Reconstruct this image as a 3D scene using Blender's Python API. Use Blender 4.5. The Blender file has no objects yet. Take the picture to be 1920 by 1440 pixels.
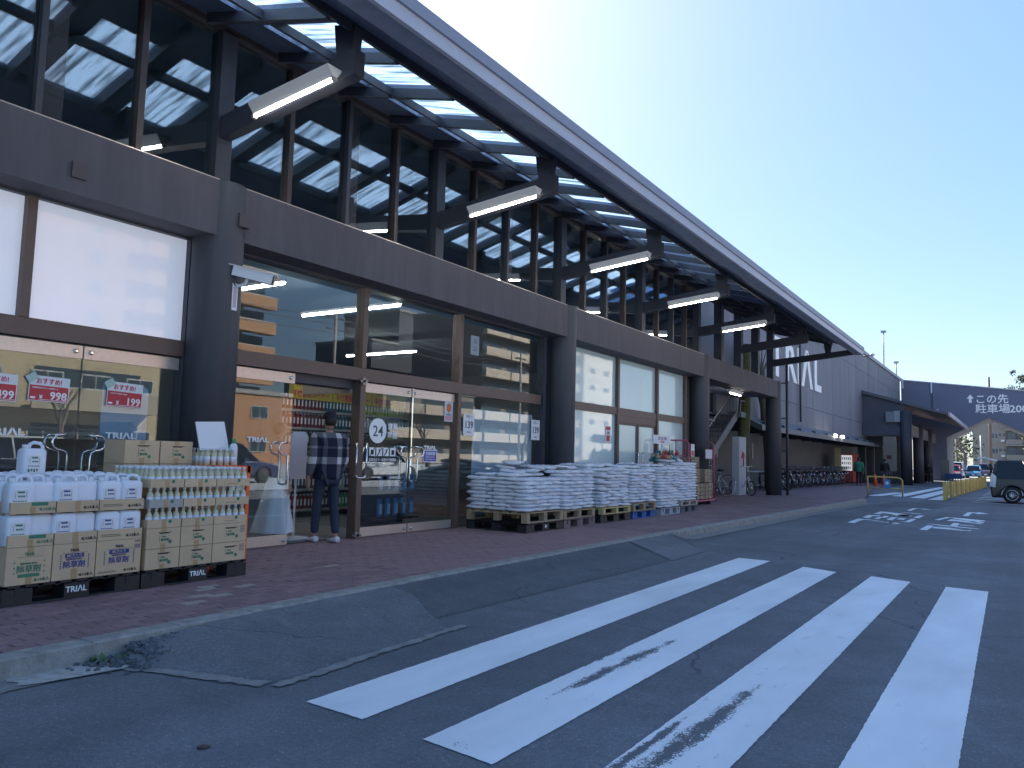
import bpy, bmesh, math, random
from mathutils import Vector, Matrix, Euler
R = math.radians
rnd = random.Random(7)
scene = bpy.context.scene
COL = scene.collection

# ---------------------------------------------------------------- camera
cam_data = bpy.data.cameras.new("camera"); cam = bpy.data.objects.new("camera", cam_data); COL.objects.link(cam)
cam_data.lens = 36.0 * 1460.0 / 1920.0; cam_data.sensor_width = 36.0
cam_data.clip_start = 0.05; cam_data.clip_end = 3000
cam.matrix_world = Matrix(((0.83896538, 0.02769565, 0.54347957, 0.0), (0.54356885, -0.09015313, -0.83450902, 0.0),
                           (0.02588411, 0.99554275, -0.09068985, 1.32), (0, 0, 0, 1)))
scene.camera = cam
# ---------------------------------------------------------------- sky and sun
SUN_EL, SUN_AZ = R(36), R(-50)          # azimuth measured from +Y towards +X
SKY_IN, SKY_GAMMA, SKY_TINT = .08, .46, (2.72, 3.12, 3.8)      # softens the range between the bright horizon and the blue zenith
w = bpy.data.worlds.new("World"); scene.world = w; w.use_nodes = True
nt = w.node_tree; nt.nodes.clear()
sky = nt.nodes.new('ShaderNodeTexSky'); sky.sky_type = 'NISHITA'; sky.sun_disc = False
sky.sun_elevation = SUN_EL; sky.sun_rotation = SUN_AZ; sky.air_density = 1.0; sky.dust_density = 1.0; sky.ozone_density = 1.6; sky.altitude = 50
bg = nt.nodes.new('ShaderNodeBackground'); bg.inputs['Strength'].default_value = 0.11
ow = nt.nodes.new('ShaderNodeOutputWorld')
sc_ = nt.nodes.new('ShaderNodeVectorMath'); sc_.operation = 'SCALE'; sc_.inputs['Scale'].default_value = SKY_IN
hs_ = nt.nodes.new('ShaderNodeHueSaturation'); hs_.inputs['Saturation'].default_value = 1.7
gm_ = nt.nodes.new('ShaderNodeGamma'); gm_.inputs[1].default_value = SKY_GAMMA
tn_ = nt.nodes.new('ShaderNodeVectorMath'); tn_.operation = 'MULTIPLY'; tn_.inputs[1].default_value = SKY_TINT
nt.links.new(sky.outputs[0], sc_.inputs[0]); nt.links.new(sc_.outputs[0], gm_.inputs[0]); nt.links.new(gm_.outputs[0], hs_.inputs['Color']); nt.links.new(hs_.outputs[0], tn_.inputs[0]); nt.links.new(tn_.outputs[0], bg.inputs[0]); nt.links.new(bg.outputs[0], ow.inputs[0])
sd = bpy.data.lights.new("sun", 'SUN'); sd.energy = 4.4; sd.angle = R(0.5); sd.color = (1.0, 0.965, 0.90)
so = bpy.data.objects.new("sun", sd); COL.objects.link(so)
sdir = Vector((math.sin(SUN_AZ) * math.cos(SUN_EL), math.cos(SUN_AZ) * math.cos(SUN_EL), math.sin(SUN_EL)))
so.rotation_euler = sdir.to_track_quat('Z', 'Y').to_euler()
vs = scene.view_settings; vs.view_transform = 'Standard'; vs.look = 'None'; vs.gamma = 1.0; vs.exposure = 2.12; vs.use_curve_mapping = False
scene.render.engine = 'CYCLES'
scene.cycles.max_bounces = 8; scene.cycles.transparent_max_bounces = 24; scene.cycles.caustics_reflective = False; scene.cycles.caustics_refractive = False

# ---------------------------------------------------------------- materials
MATS = {}
def mat(name, col=(.5, .5, .5), rough=.6, metal=0., var=0., vscale=6., bump=0., bscale=40., coat=0., emit=None, estr=0., spec=None, rand=0., streak=0.):
    if name in MATS: return MATS[name]
    m = bpy.data.materials.new(name); m.use_nodes = True; n = m.node_tree; b = n.nodes['Principled BSDF']; L = n.links
    b.inputs['Base Color'].default_value = (*col, 1); b.inputs['Roughness'].default_value = rough; b.inputs['Metallic'].default_value = metal
    if coat: b.inputs['Coat Weight'].default_value = coat; b.inputs['Coat Roughness'].default_value = .03; b.inputs['Coat IOR'].default_value = 1.6
    if spec is not None: b.inputs['Specular IOR Level'].default_value = spec
    if emit: b.inputs['Emission Color'].default_value = (*emit, 1); b.inputs['Emission Strength'].default_value = estr
    if var or bump or rand or streak:
        g = n.nodes.new('ShaderNodeNewGeometry')
        src = None
        if var or streak:
            nz = n.nodes.new('ShaderNodeTexNoise'); nz.inputs['Scale'].default_value = vscale; nz.inputs['Detail'].default_value = 6; nz.inputs['Roughness'].default_value = .65
            mp = n.nodes.new('ShaderNodeMapping'); L.new(g.outputs['Position'], mp.inputs[0])
            if streak: mp.inputs['Scale'].default_value = (1, 1, .12)
            L.new(mp.outputs[0], nz.inputs['Vector'])
            mr = n.nodes.new('ShaderNodeMapRange'); v = var or streak
            mr.inputs['From Min'].default_value = .3; mr.inputs['From Max'].default_value = .7; mr.inputs['To Min'].default_value = 1 - v; mr.inputs['To Max'].default_value = 1 + v
            L.new(nz.outputs[0], mr.inputs[0]); src = mr.outputs[0]
        if rand:
            oi = n.nodes.new('ShaderNodeObjectInfo'); mr2 = n.nodes.new('ShaderNodeMapRange'); mr2.inputs['To Min'].default_value = 1 - rand; mr2.inputs['To Max'].default_value = 1 + rand
            L.new(oi.outputs['Random'], mr2.inputs[0])
            if src is None: src = mr2.outputs[0]
            else:
                mm = n.nodes.new('ShaderNodeMath'); mm.operation = 'MULTIPLY'; L.new(src, mm.inputs[0]); L.new(mr2.outputs[0], mm.inputs[1]); src = mm.outputs[0]
        if src is not None:
            vm = n.nodes.new('ShaderNodeVectorMath'); vm.operation = 'SCALE'; vm.inputs[0].default_value = col; L.new(src, vm.inputs['Scale'])
            L.new(vm.outputs[0], b.inputs['Base Color'])
        if bump:
            bn = n.nodes.new('ShaderNodeTexNoise'); bn.inputs['Scale'].default_value = bscale; bn.inputs['Detail'].default_value = 5; L.new(g.outputs['Position'], bn.inputs['Vector'])
            bp = n.nodes.new('ShaderNodeBump'); bp.inputs['Strength'].default_value = bump; bp.inputs['Distance'].default_value = .02
            L.new(bn.outputs[0], bp.inputs['Height']); L.new(bp.outputs[0], b.inputs['Normal'])
    MATS[name] = m; return m

def glass_mat(name, tint=(.75, .8, .82), ior=1.5, boost=1.7, rough=0.0):
    if name in MATS: return MATS[name]
    m = bpy.data.materials.new(name); m.use_nodes = True; n = m.node_tree; n.nodes.clear(); L = n.links
    out = n.nodes.new('ShaderNodeOutputMaterial'); mx = n.nodes.new('ShaderNodeMixShader')
    tr = n.nodes.new('ShaderNodeBsdfTransparent'); tr.inputs[0].default_value = (*tint, 1)
    gl = n.nodes.new('ShaderNodeBsdfGlossy'); gl.inputs['Roughness'].default_value = rough; gl.inputs[0].default_value = (.97, .98, 1, 1)
    ge = n.nodes.new('ShaderNodeNewGeometry'); dt = n.nodes.new('ShaderNodeVectorMath'); dt.operation = 'DOT_PRODUCT'; L.new(ge.outputs['Incoming'], dt.inputs[0]); L.new(ge.outputs['Normal'], dt.inputs[1])
    def M(op, a, c=None):
        q = n.nodes.new('ShaderNodeMath'); q.operation = op
        for i, z in enumerate((a, c)):
            if z is None: continue
            if isinstance(z, (int, float)): q.inputs[i].default_value = z
            else: L.new(z, q.inputs[i])
        return q.outputs[0]
    f0 = ((ior - 1) / (ior + 1)) ** 2
    fr = M('ADD', f0, M('MULTIPLY', M('POWER', M('SUBTRACT', 1.0, M('ABSOLUTE', dt.outputs['Value'])), 5.0), 1 - f0))
    mu = n.nodes.new('ShaderNodeMath'); mu.operation = 'MULTIPLY'; mu.inputs[1].default_value = boost; mu.use_clamp = True
    L.new(fr, mu.inputs[0]); L.new(mu.outputs[0], mx.inputs[0]); L.new(tr.outputs[0], mx.inputs[1]); L.new(gl.outputs[0], mx.inputs[2]); L.new(mx.outputs[0], out.inputs[0])
    MATS[name] = m; return m

def nodes_mat(name):
    m = bpy.data.materials.new(name); m.use_nodes = True; MATS[name] = m
    return m, m.node_tree, m.node_tree.nodes['Principled BSDF']

def asphalt_mat(name, base, patch=.25):
    m, n, b = nodes_mat(name); L = n.links; g = n.nodes.new('ShaderNodeNewGeometry')
    def noise(sc, det=6, ro=.6):
        q = n.nodes.new('ShaderNodeTexNoise'); q.inputs['Scale'].default_value = sc; q.inputs['Detail'].default_value = det; q.inputs['Roughness'].default_value = ro; L.new(g.outputs['Position'], q.inputs['Vector']); return q
    def mr(src, a, c, d, e):
        q = n.nodes.new('ShaderNodeMapRange'); q.inputs['From Min'].default_value = a; q.inputs['From Max'].default_value = c; q.inputs['To Min'].default_value = d; q.inputs['To Max'].default_value = e; L.new(src, q.inputs[0]); return q.outputs[0]
    def mul(a, c, op='MULTIPLY'):
        q = n.nodes.new('ShaderNodeMath'); q.operation = op; L.new(a, q.inputs[0]); L.new(c, q.inputs[1]); return q.outputs[0]
    big = mr(noise(.35, 4).outputs[0], .3, .7, 1 - patch, 1 + patch)
    mid = mul(mr(noise(3.5, 6, .7).outputs[0], .3, .7, .86, 1.14), mr(noise(34, 4, .75).outputs[0], .32, .68, .8, 1.2))
    fine = mr(noise(160, 3, .7).outputs[0], .3, .7, .6, 1.4)
    vo = n.nodes.new('ShaderNodeTexVoronoi'); vo.inputs['Scale'].default_value = 130; L.new(g.outputs['Position'], vo.inputs['Vector'])
    cs = n.nodes.new('ShaderNodeSeparateColor'); L.new(vo.outputs['Color'], cs.inputs[0])
    sp = mr(cs.outputs[0], .95, .995, 1.0, 1.7)
    # hairline cracks, darker stains and faint wheel tracks along the lane
    w1 = noise(1.7, 4).outputs['Color']; wm = n.nodes.new('ShaderNodeVectorMath'); wm.operation = 'MULTIPLY_ADD'; wm.inputs[1].default_value = (.5, .5, 0); L.new(w1, wm.inputs[0]); L.new(g.outputs['Position'], wm.inputs[2])
    v2 = n.nodes.new('ShaderNodeTexVoronoi'); v2.feature = 'DISTANCE_TO_EDGE'; v2.inputs['Scale'].default_value = .42; L.new(wm.outputs[0], v2.inputs['Vector'])
    crk = mul(mr(v2.outputs['Distance'], .0, .006, .0, 1.0), mr(noise(.5, 3).outputs[0], .50, .56, 1.0, .0), 'MAXIMUM'); crk = mr(crk, 0, 1, .45, 1.0)
    stn = mr(noise(.9, 8, .75).outputs[0], .60, .72, 1.0, .72)
    mp = n.nodes.new('ShaderNodeMapping'); mp.inputs['Scale'].default_value = (1.5, .05, 1); L.new(g.outputs['Position'], mp.inputs[0]); tr_ = noise(1.0, 4, .5); L.new(mp.outputs[0], tr_.inputs['Vector'])
    trk = mr(tr_.outputs[0], .35, .65, .88, 1.12)
    t = mul(mul(mul(mul(mul(mul(big, mid), fine), sp), crk), stn), trk)
    vm = n.nodes.new('ShaderNodeVectorMath'); vm.operation = 'SCALE'; vm.inputs[0].default_value = base; L.new(t, vm.inputs['Scale']); L.new(vm.outputs[0], b.inputs['Base Color'])
    b.inputs['Roughness'].default_value = .88
    bp = n.nodes.new('ShaderNodeBump'); bp.inputs['Strength'].default_value = .5; bp.inputs['Distance'].default_value = .006
    L.new(noise(130, 3, .8).outputs[0], bp.inputs['Height']); L.new(bp.outputs[0], b.inputs['Normal'])
    return m

def paint_mat(name, wear, col=(.85, .86, .87), streaks=()):
    """road paint; 'wear' is the share rubbed away, streaks = (x0,y0,x1,y1,width) lines where it is rubbed through"""
    m, n, b = nodes_mat(name); L = n.links; g = n.nodes.new('ShaderNodeNewGeometry')
    mp = n.nodes.new('ShaderNodeMapping'); mp.inputs['Scale'].default_value = (1, .35, 1); L.new(g.outputs['Position'], mp.inputs[0])
    nz = n.nodes.new('ShaderNodeTexNoise'); nz.inputs['Scale'].default_value = 9; nz.inputs['Detail'].default_value = 9; nz.inputs['Roughness'].default_value = .78; L.new(mp.outputs[0], nz.inputs['Vector'])
    fn = n.nodes.new('ShaderNodeTexNoise'); fn.inputs['Scale'].default_value = 120; fn.inputs['Detail'].default_value = 3; L.new(g.outputs['Position'], fn.inputs['Vector'])
    def M(op, a, c=None, cl=False):
        q = n.nodes.new('ShaderNodeMath'); q.operation = op; q.use_clamp = cl
        for i, s in enumerate((a, c)):
            if s is None: continue
            if isinstance(s, (int, float)): q.inputs[i].default_value = s
            else: L.new(s, q.inputs[i])
        return q.outputs[0]
    mask = M('ADD', nz.outputs[0], M('MULTIPLY', M('SUBTRACT', fn.outputs[0], .5), .55))
    sep = n.nodes.new('ShaderNodeSeparateXYZ'); L.new(g.outputs['Position'], sep.inputs[0])
    for (x0, y0, x1, y1, wd) in streaks:
        # along/across distance to a line, a soft band
        Ln = math.hypot(x1 - x0, y1 - y0); ux, uy = (x1 - x0) / Ln, (y1 - y0) / Ln
        dx = M('SUBTRACT', sep.outputs[0], x0); dy = M('SUBTRACT', sep.outputs[1], y0)
        al = M('ADD', M('MULTIPLY', dx, ux), M('MULTIPLY', dy, uy)); ac = M('ABSOLUTE', M('SUBTRACT', M('MULTIPLY', dx, uy), M('MULTIPLY', dy, ux)))
        a2 = M('ABSOLUTE', M('SUBTRACT', M('DIVIDE', al, Ln / 2), 1.0))
        q = M('SUBTRACT', 1.0, M('ADD', M('DIVIDE', ac, wd), M('POWER', a2, 3.0)), True)
        mask = M('ADD', mask, M('MULTIPLY', M('POWER', q, .8), .36))
    mr = n.nodes.new('ShaderNodeMapRange'); mr.inputs['From Min'].default_value = 1 - wear - .03; mr.inputs['From Max'].default_value = 1 - wear + .03; L.new(mask, mr.inputs[0])
    mx = n.nodes.new('ShaderNodeMix'); mx.data_type = 'RGBA'; L.new(mr.outputs[0], mx.inputs[0])
    dn = n.nodes.new('ShaderNodeTexNoise'); dn.inputs['Scale'].default_value = 2.2; dn.inputs['Detail'].default_value = 7; L.new(mp.outputs[0], dn.inputs['Vector'])
    cr = n.nodes.new('ShaderNodeMapRange'); cr.inputs['From Min'].default_value = .3; cr.inputs['From Max'].default_value = .7; cr.inputs['To Min'].default_value = .84; cr.inputs['To Max'].default_value = 1.04; L.new(dn.outputs[0], cr.inputs[0])
    vm = n.nodes.new('ShaderNodeVectorMath'); vm.operation = 'SCALE'; vm.inputs[0].default_value = col; L.new(cr.outputs[0], vm.inputs['Scale'])
    L.new(vm.outputs[0], mx.inputs[6]); mx.inputs[7].default_value = (.11, .12, .135, 1); L.new(mx.outputs[2], b.inputs['Base Color']); b.inputs['Roughness'].default_value = .75
    return m

# ---------------------------------------------------------------- mesh helpers
class MB:
    def __init__(s): s.v = []; s.f = []; s.mi = []; s.sm = []
    def add(s, vs, fs, mi=0, sm=False):
        o = len(s.v); s.v += [tuple(p) for p in vs]; s.f += [tuple(i + o for i in f) for f in fs]; s.mi += [mi] * len(fs); s.sm += [sm] * len(fs); return s
    def box(s, a, b, mi=0, rot=None, about=None):
        x0, y0, z0 = a; x1, y1, z1 = b
        vs = [Vector(p) for p in ((x0, y0, z0), (x1, y0, z0), (x1, y1, z0), (x0, y1, z0), (x0, y0, z1), (x1, y0, z1), (x1, y1, z1), (x0, y1, z1))]
        if rot is not None:
            c = Vector(about) if about is not None else (Vector(a) + Vector(b)) / 2
            vs = [c + rot @ (v - c) for v in vs]
        return s.add(vs, [(0, 3, 2, 1), (4, 5, 6, 7), (0, 1, 5, 4), (1, 2, 6, 5), (2, 3, 7, 6), (3, 0, 4, 7)], mi)
    def quad(s, a, b, c, d, mi=0): return s.add([a, b, c, d], [(0, 1, 2, 3)], mi)
    def tube(s, pts, r, n=8, mi=0, caps=True, sm=True):
        pts = [Vector(p) for p in pts]; rs = r if isinstance(r, (list, tuple)) else [r] * len(pts)
        vs = []; fs = []; prev = None
        for i, p in enumerate(pts):
            d = (pts[min(i + 1, len(pts) - 1)] - pts[max(i - 1, 0)]).normalized()
            if prev is None:
                up = Vector((0, 0, 1)) if abs(d.z) < .9 else Vector((1, 0, 0)); u = d.cross(up).normalized()
            else: u = (prev - d * prev.dot(d)).normalized()
            prev = u; v = d.cross(u)
            for k in range(n):
                a = 2 * math.pi * k / n; vs.append(p + (u * math.cos(a) + v * math.sin(a)) * rs[i])
        for i in range(len(pts) - 1):
            for k in range(n): fs.append((i * n + k, i * n + (k + 1) % n, (i + 1) * n + (k + 1) % n, (i + 1) * n + k))
        s.add(vs, fs, mi, sm)
        if caps and n > 2:
            o = len(s.v) - len(vs); s.f.append(tuple(o + k for k in reversed(range(n)))); s.f.append(tuple(o + (len(pts) - 1) * n + k for k in range(n))); s.mi += [mi, mi]; s.sm += [False, False]
        return s
    def lathe(s, prof, c=(0, 0, 0), n=16, mi=0, sx=1, sy=1, sm=True):
        vs = []; fs = []
        for (r, z) in prof:
            for k in range(n):
                a = 2 * math.pi * k / n; vs.append((c[0] + r * sx * math.cos(a), c[1] + r * sy * math.sin(a), c[2] + z))
        for i in range(len(prof) - 1):
            for k in range(n): fs.append((i * n + k, i * n + (k + 1) % n, (i + 1) * n + (k + 1) % n, (i + 1) * n + k))
        s.add(vs, fs, mi, sm); o = len(s.v) - len(vs)
        s.f.append(tuple(o + k for k in reversed(range(n)))); s.f.append(tuple(o + (len(prof) - 1) * n + k for k in range(n))); s.mi += [mi, mi]; s.sm += [False, False]
        return s
    def prism(s, poly, f0, f1, mi=0):
        """poly of 2d points, f0/f1 map a 2d point to the near and far 3d point"""
        n = len(poly); vs = [f0(*p) for p in poly] + [f1(*p) for p in poly]
        fs = [tuple(range(n)), tuple(reversed(range(n, 2 * n)))] + [(i, i + n, (i + 1) % n + n, (i + 1) % n) for i in range(n)]
        return s.add(vs, fs, mi)
    def mesh(s, name, mats):
        m = bpy.data.meshes.new(name); m.from_pydata(s.v, [], s.f)
        for q in (mats if isinstance(mats, (list, tuple)) else [mats]): m.materials.append(q)
        m.polygons.foreach_set('material_index', s.mi); m.polygons.foreach_set('use_smooth', s.sm)
        bm = bmesh.new(); bm.from_mesh(m); bmesh.ops.recalc_face_normals(bm, faces=bm.faces); bm.to_mesh(m); bm.free()
        m.update(); return m
    def build(s, name, mats, parent=None, loc=None, rot=None):
        return link(name, s.mesh(name, mats), parent, loc, rot)
def link(name, me, parent=None, loc=None, rot=None):
    o = bpy.data.objects.new(name, me); COL.objects.link(o)
    if parent is not None: o.parent = parent
    if loc is not None: o.location = loc
    if rot is not None: o.rotation_euler = rot
    return o
def tag(o, label=None, cat=None, group=None, kind=None):
    if label: o['label'] = label
    if cat: o['category'] = cat
    if group: o['group'] = group
    if kind: o['kind'] = kind
    return o
def thing(name, label, cat, loc=(0, 0, 0), rz=0., group=None):
    o = bpy.data.objects.new(name, None); COL.objects.link(o); o.empty_display_size = .2; o.location = loc; o.rotation_euler = (0, 0, rz)
    return tag(o, label, cat, group)
def kids(o): return CH.get(o.name, [])
CH = {}
def copy_tree(o, parent=None, _first=True):
    c = o.copy(); COL.objects.link(c)
    if parent is not None: c.parent = parent
    for ch in [q for q in list(o.children)]: copy_tree(ch, c, False)
    return c
def dup(o, loc, rz=0., label=None, group=None, scale=None):
    c = copy_tree(o); c.location = loc; c.rotation_euler = (0, 0, rz)
    if label: c['label'] = label
    if group: c['group'] = group
    if scale: c.scale = scale
    return c
def one(o, label, cat, group=None): return tag(o, label, cat, group)
TXT = {}
FACE_X = Euler((R(90), 0, R(90)))      # text seen by someone looking towards -X
FACE_Y = Euler((R(90), 0, 0))          # text seen by someone looking towards +Y
def text(s, size, m, parent=None, loc=(0, 0, 0), rot=FACE_X, bold=0., align='LEFT', name='lettering', sx=1., ext=.0015):
    key = (s, round(size, 4), m.name, bold, align, ext)
    if key not in TXT:
        c = bpy.data.curves.new('t', 'FONT'); c.body = s; c.size = size; c.align_x = align; c.resolution_u = 2; c.offset = bold * size; c.extrude = ext; c.fill_mode = 'BOTH'
        o = bpy.data.objects.new('t', c); COL.objects.link(o); dg = bpy.context.evaluated_depsgraph_get(); me = bpy.data.meshes.new_from_object(o.evaluated_get(dg)); me.name = name
        me.materials.clear(); me.materials.append(m); bpy.data.objects.remove(o); bpy.data.curves.remove(c); TXT[key] = me
    o = link(name, TXT[key], parent, loc); o.rotation_euler = rot; o.scale = (sx, 1, 1); return o

# palette
M_asph = asphalt_mat('asphalt', (.135, .145, .16)); M_asph2 = asphalt_mat('asphalt_patch', (.145, .155, .17), .12); M_asph3 = asphalt_mat('asphalt_dark', (.098, .108, .12), .12)
M_conc = mat('dark_painted_concrete', (.082, .078, .096), .75, streak=.16, vscale=5, bump=.15, bscale=60)
M_col = mat('charcoal_column', (.055, .057, .070), .6, streak=.18, vscale=4)
M_steel = mat('dark_steel', (.045, .048, .065), .5, var=.1)
M_brown = mat('brown_aluminium', (.13, .085, .07), .5, var=.08)
M_alu = mat('brushed_aluminium', (.62, .55, .5), .35, metal=.6, var=.08, vscale=20)
M_chrome = mat('chrome', (.75, .76, .78), .12, metal=1.)
M_white = mat('white_plastic', (.72, .74, .78), .45)
M_black = mat('black_plastic', (.018, .02, .024), .45, var=.2, vscale=8)
M_rubber = mat('tyre_rubber', (.02, .02, .022), .8)
M_wood = mat('pallet_wood', (.36, .27, .17), .8, var=.25, vscale=18, rand=.15)
M_card = mat('cardboard', (.60, .44, .28), .8, var=.06, vscale=5, bump=.1, bscale=60, rand=.05)
M_tape = mat('packing_tape', (.44, .29, .15), .35)
M_ink_b = mat('ink_blue', (.03, .05, .22), .6); M_ink_g = mat('ink_green', (.04, .2, .12), .6); M_ink_k = mat('ink_black', (.02, .02, .025), .6)
M_red = mat('print_red', (.55, .03, .04), .5); M_wtxt = mat('white_lettering', (.82, .84, .86), .5); M_magenta = mat('print_crimson', (.5, .02, .1), .5)
M_glass = glass_mat('clear_glass', (.86, .91, .93), 1.5, 1.7)
M_glassup = glass_mat('clerestory_glass', (.80, .88, .92), 1.5, 4.2)
# ================================================================ THE SETTING
g = MB().quad((-600, -300, 0), (600, -300, 0), (600, 900, 0), (-600, 900, 0)); tag(g.build('ground', M_asph), kind='structure')
SW = .12
tag(MB().quad((4.5, -80, .02), (60, -80, .02), (60, 78, .02), (4.5, 78, .02)).build('bounce_yard', mat('pale_bounce_yard', (.38, .40, .42), .9, var=.08, vscale=.3)), kind='structure')  # unseen pale ground, added to bounce sunlight onto the shaded store front
# sidewalk: slab under the near pavers, brick sheet farther off
def brick_sheet():
    m, n, b = nodes_mat('brick_paving'); L = n.links; ge = n.nodes.new('ShaderNodeNewGeometry')
    mp = n.nodes.new('ShaderNodeMapping'); mp.inputs['Rotation'].default_value = (0, 0, R(90)); L.new(ge.outputs['Position'], mp.inputs[0])
    br = n.nodes.new('ShaderNodeTexBrick'); br.inputs['Scale'].default_value = 1; br.inputs['Brick Width'].default_value = .21; br.inputs['Row Height'].default_value = .105; br.inputs['Mortar Size'].default_value = .006
    br.inputs['Color1'].default_value = (.27, .175, .18, 1); br.inputs['Color2'].default_value = (.21, .14, .15, 1); br.inputs['Mortar'].default_value = (.07, .05, .05, 1); L.new(mp.outputs[0], br.inputs['Vector'])
    nz = n.nodes.new('ShaderNodeTexNoise'); nz.inputs['Scale'].default_value = 1.6; nz.inputs['Detail'].default_value = 7; L.new(ge.outputs['Position'], nz.inputs['Vector'])
    mr = n.nodes.new('ShaderNodeMapRange'); mr.inputs['From Min'].default_value = .3; mr.inputs['From Max'].default_value = .7; mr.inputs['To Min'].default_value = .75; mr.inputs['To Max'].default_value = 1.25; L.new(nz.outputs[0], mr.inputs[0])
    vm = n.nodes.new('ShaderNodeVectorMath'); vm.operation = 'SCALE'; L.new(br.outputs[0], vm.inputs[0]); L.new(mr.outputs[0], vm.inputs['Scale']); L.new(vm.outputs[0], b.inputs['Base Color']); b.inputs['Roughness'].default_value = .8
    return m
M_bricksheet = brick_sheet()
M_mortar = mat('paver_joint_sand', (.06, .045, .045), .9, var=.2)
M_paver = mat('red_paver', (.25, .155, .16), .78, var=.16, vscale=25, bump=.25, bscale=120, rand=.17)
M_paver_pale = mat('pale_paver', (.36, .30, .26), .8, var=.1, vscale=20)
M_kerb = mat('kerb_concrete', (.3, .29, .27), .85, var=.3, vscale=9, bump=.5, bscale=70)
M_gutter = mat('gutter_concrete', (.24, .24, .235), .88, var=.28, vscale=7, bump=.5, bscale=90)
def kx(y):   # the kerb's road edge
    return -4.74 - .1 * max(0, min(1, (y - 2) / 4)) + .02 * max(0, (y - 12)) * (1 if y < 30 else 0) + (.36 if y >= 30 else 0)
sw = MB(); ys = [-6 + i for i in range(0, 37)]
for i in range(len(ys) - 1):
    y0, y1 = ys[i], ys[i + 1]; z = SW - .014 if y1 <= 12 else SW
    sw.add([(kx(y0) - .13, y0, z), (kx(y1) - .13, y1, z), (-16, y1, z), (-16, y0, z)], [(0, 1, 2, 3)], 0 if y1 <= 12 else 1)
sw.add([(kx(30) - .13, 30, SW), (-6.6, 46, .05), (-6.6, 90, .012), (-16, 90, .012), (-16, 30, SW)], [(0, 1, 2, 3, 4)], 1)
sidewalk = tag(sw.build('sidewalk', [M_mortar, M_bricksheet]), kind='structure')
# near pavers one by one, the rest joined
one_paver = MB(); W, D, H = .098, .203, .05
one_paver.box((-W / 2, -D / 2, -H), (W / 2, D / 2, -.004)); one_paver.add([(-W / 2, -D / 2, -.004), (W / 2, -D / 2, -.004), (W / 2, D / 2, -.004), (-W / 2, D / 2, -.004), (-W / 2 + .005, -D / 2 + .005, 0), (W / 2 - .005, -D / 2 + .005, 0), (W / 2 - .005, D / 2 - .005, 0), (-W / 2 + .005, D / 2 - .005, 0)], [(0, 1, 5, 4), (1, 2, 6, 5), (2, 3, 7, 6), (3, 0, 4, 7), (4, 5, 6, 7)])
pm = one_paver.mesh('paver', M_paver); pm2 = one_paver.mesh('paver', M_paver_pale)
rest = MB(); cnt = 0
PALE = {(5, 11), (6, 11), (8, 12), (9, 12), (4, 10), (7, 13), (3, 22), (10, 20)}
for r in range(30):
    for c in range(50):
        y = 1.75 + c * .21 + (.105 if r % 2 else 0); x = kx(y) - .19 - r * .1045
        if x < -7.85 or y > 12.05: continue
        dz = rnd.uniform(-.0025, .0025)
        if r < 15 and y < 6.25 and cnt < 300:
            link('paver', pm2 if (r, c) in PALE else pm, sidewalk, (x, y, SW + dz), (rnd.uniform(-.008, .008), rnd.uniform(-.006, .006), rnd.uniform(-.006, .006))); cnt += 1
        else:
            rest.box((x - .049, y - .1015, SW - .03), (x + .049, y + .1015, SW + dz))
tag(rest.build('paver', M_paver, sidewalk), kind='stuff')
# kerb stones
kerb = None
km = MB(); km.box((-.075, -.297, -.14), (.075, .297, -.012)); km.add([(-.075, -.297, -.012), (.075, -.297, -.012), (.075, .297, -.012), (-.075, .297, -.012), (-.075, -.29, 0), (.06, -.29, 0), (.06, .29, 0), (-.075, .29, 0)], [(0, 1, 5, 4), (1, 2, 6, 5), (2, 3, 7, 6), (3, 0, 4, 7), (4, 5, 6, 7)])
kme = km.mesh('kerbstone', M_kerb)
kerb = tag(MB().box((kx(0) - .17, -6, .0), (kx(0) - .12, -5.9, .02)).build('kerb', M_kerb), kind='structure')
y = -1.2
while y < 30:
    o = link('kerbstone', kme, kerb, (kx(y) - .06, y, SW + .004 + rnd.uniform(-.002, .002))); o.rotation_euler = (0, 0, -.02 if y > 12 and y < 30 else 0); y += .6
# wedges that bring the road up to the kerb
wd = MB(); Z = SW - .012
inner = [(kx(3.05) + .02, 3.05, Z - .03), (kx(3.6) + .02, 3.6, Z), (kx(4.4) + .02, 4.4, Z), (kx(5.45) + .02, 5.45, Z)]
outer = [(-4.55, 2.78, .008), (-3.62, 3.12, .010), (-3.6, 3.9, .012), (-3.74, 4.86, .010)]
for i in range(3): wd.quad(inner[i], outer[i], outer[i + 1], inner[i + 1])
wd.quad(inner[0], (-4.66, 2.86, 0.002), outer[0], outer[0]) if False else None
wd.quad(outer[3], (-4.1, 5.1, .035), (-4.5, 5.4, .08), inner[3])
wd.quad((-4.62, 2.74, .0), outer[0], inner[0], (kx(3.05) + .01, 3.0, .0))
wd.quad((-4.62, 2.735, -.01), (-3.6, 3.07, -.01), outer[1], outer[0]); wd.quad((-3.6, 3.07, -.01), (-3.57, 3.9, -.01), outer[2], outer[1]); wd.quad((-3.57, 3.9, -.01), (-3.70, 4.92, -.01), outer[3], outer[2])
wd.sm = [True] * len(wd.f); tag(wd.build('asphalt_ramp', M_asph2), kind='structure')
w2 = MB()
a = [(kx(y) + .02, y, SW - .015) for y in (5.45, 7, 8.5, 10, 11.2, 12.3)]; b = [(-3.95, 5.0, .004), (-3.9, 7, .004), (-3.85, 8.5, .004), (-3.85, 10, .004), (-3.9, 11.1, .004), (-4.5, 12.35, .004)]
for i in range(5): w2.quad(a[i], b[i], b[i + 1], a[i + 1])
tag(w2.build('asphalt_ramp', M_asph3), kind='structure')
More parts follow.
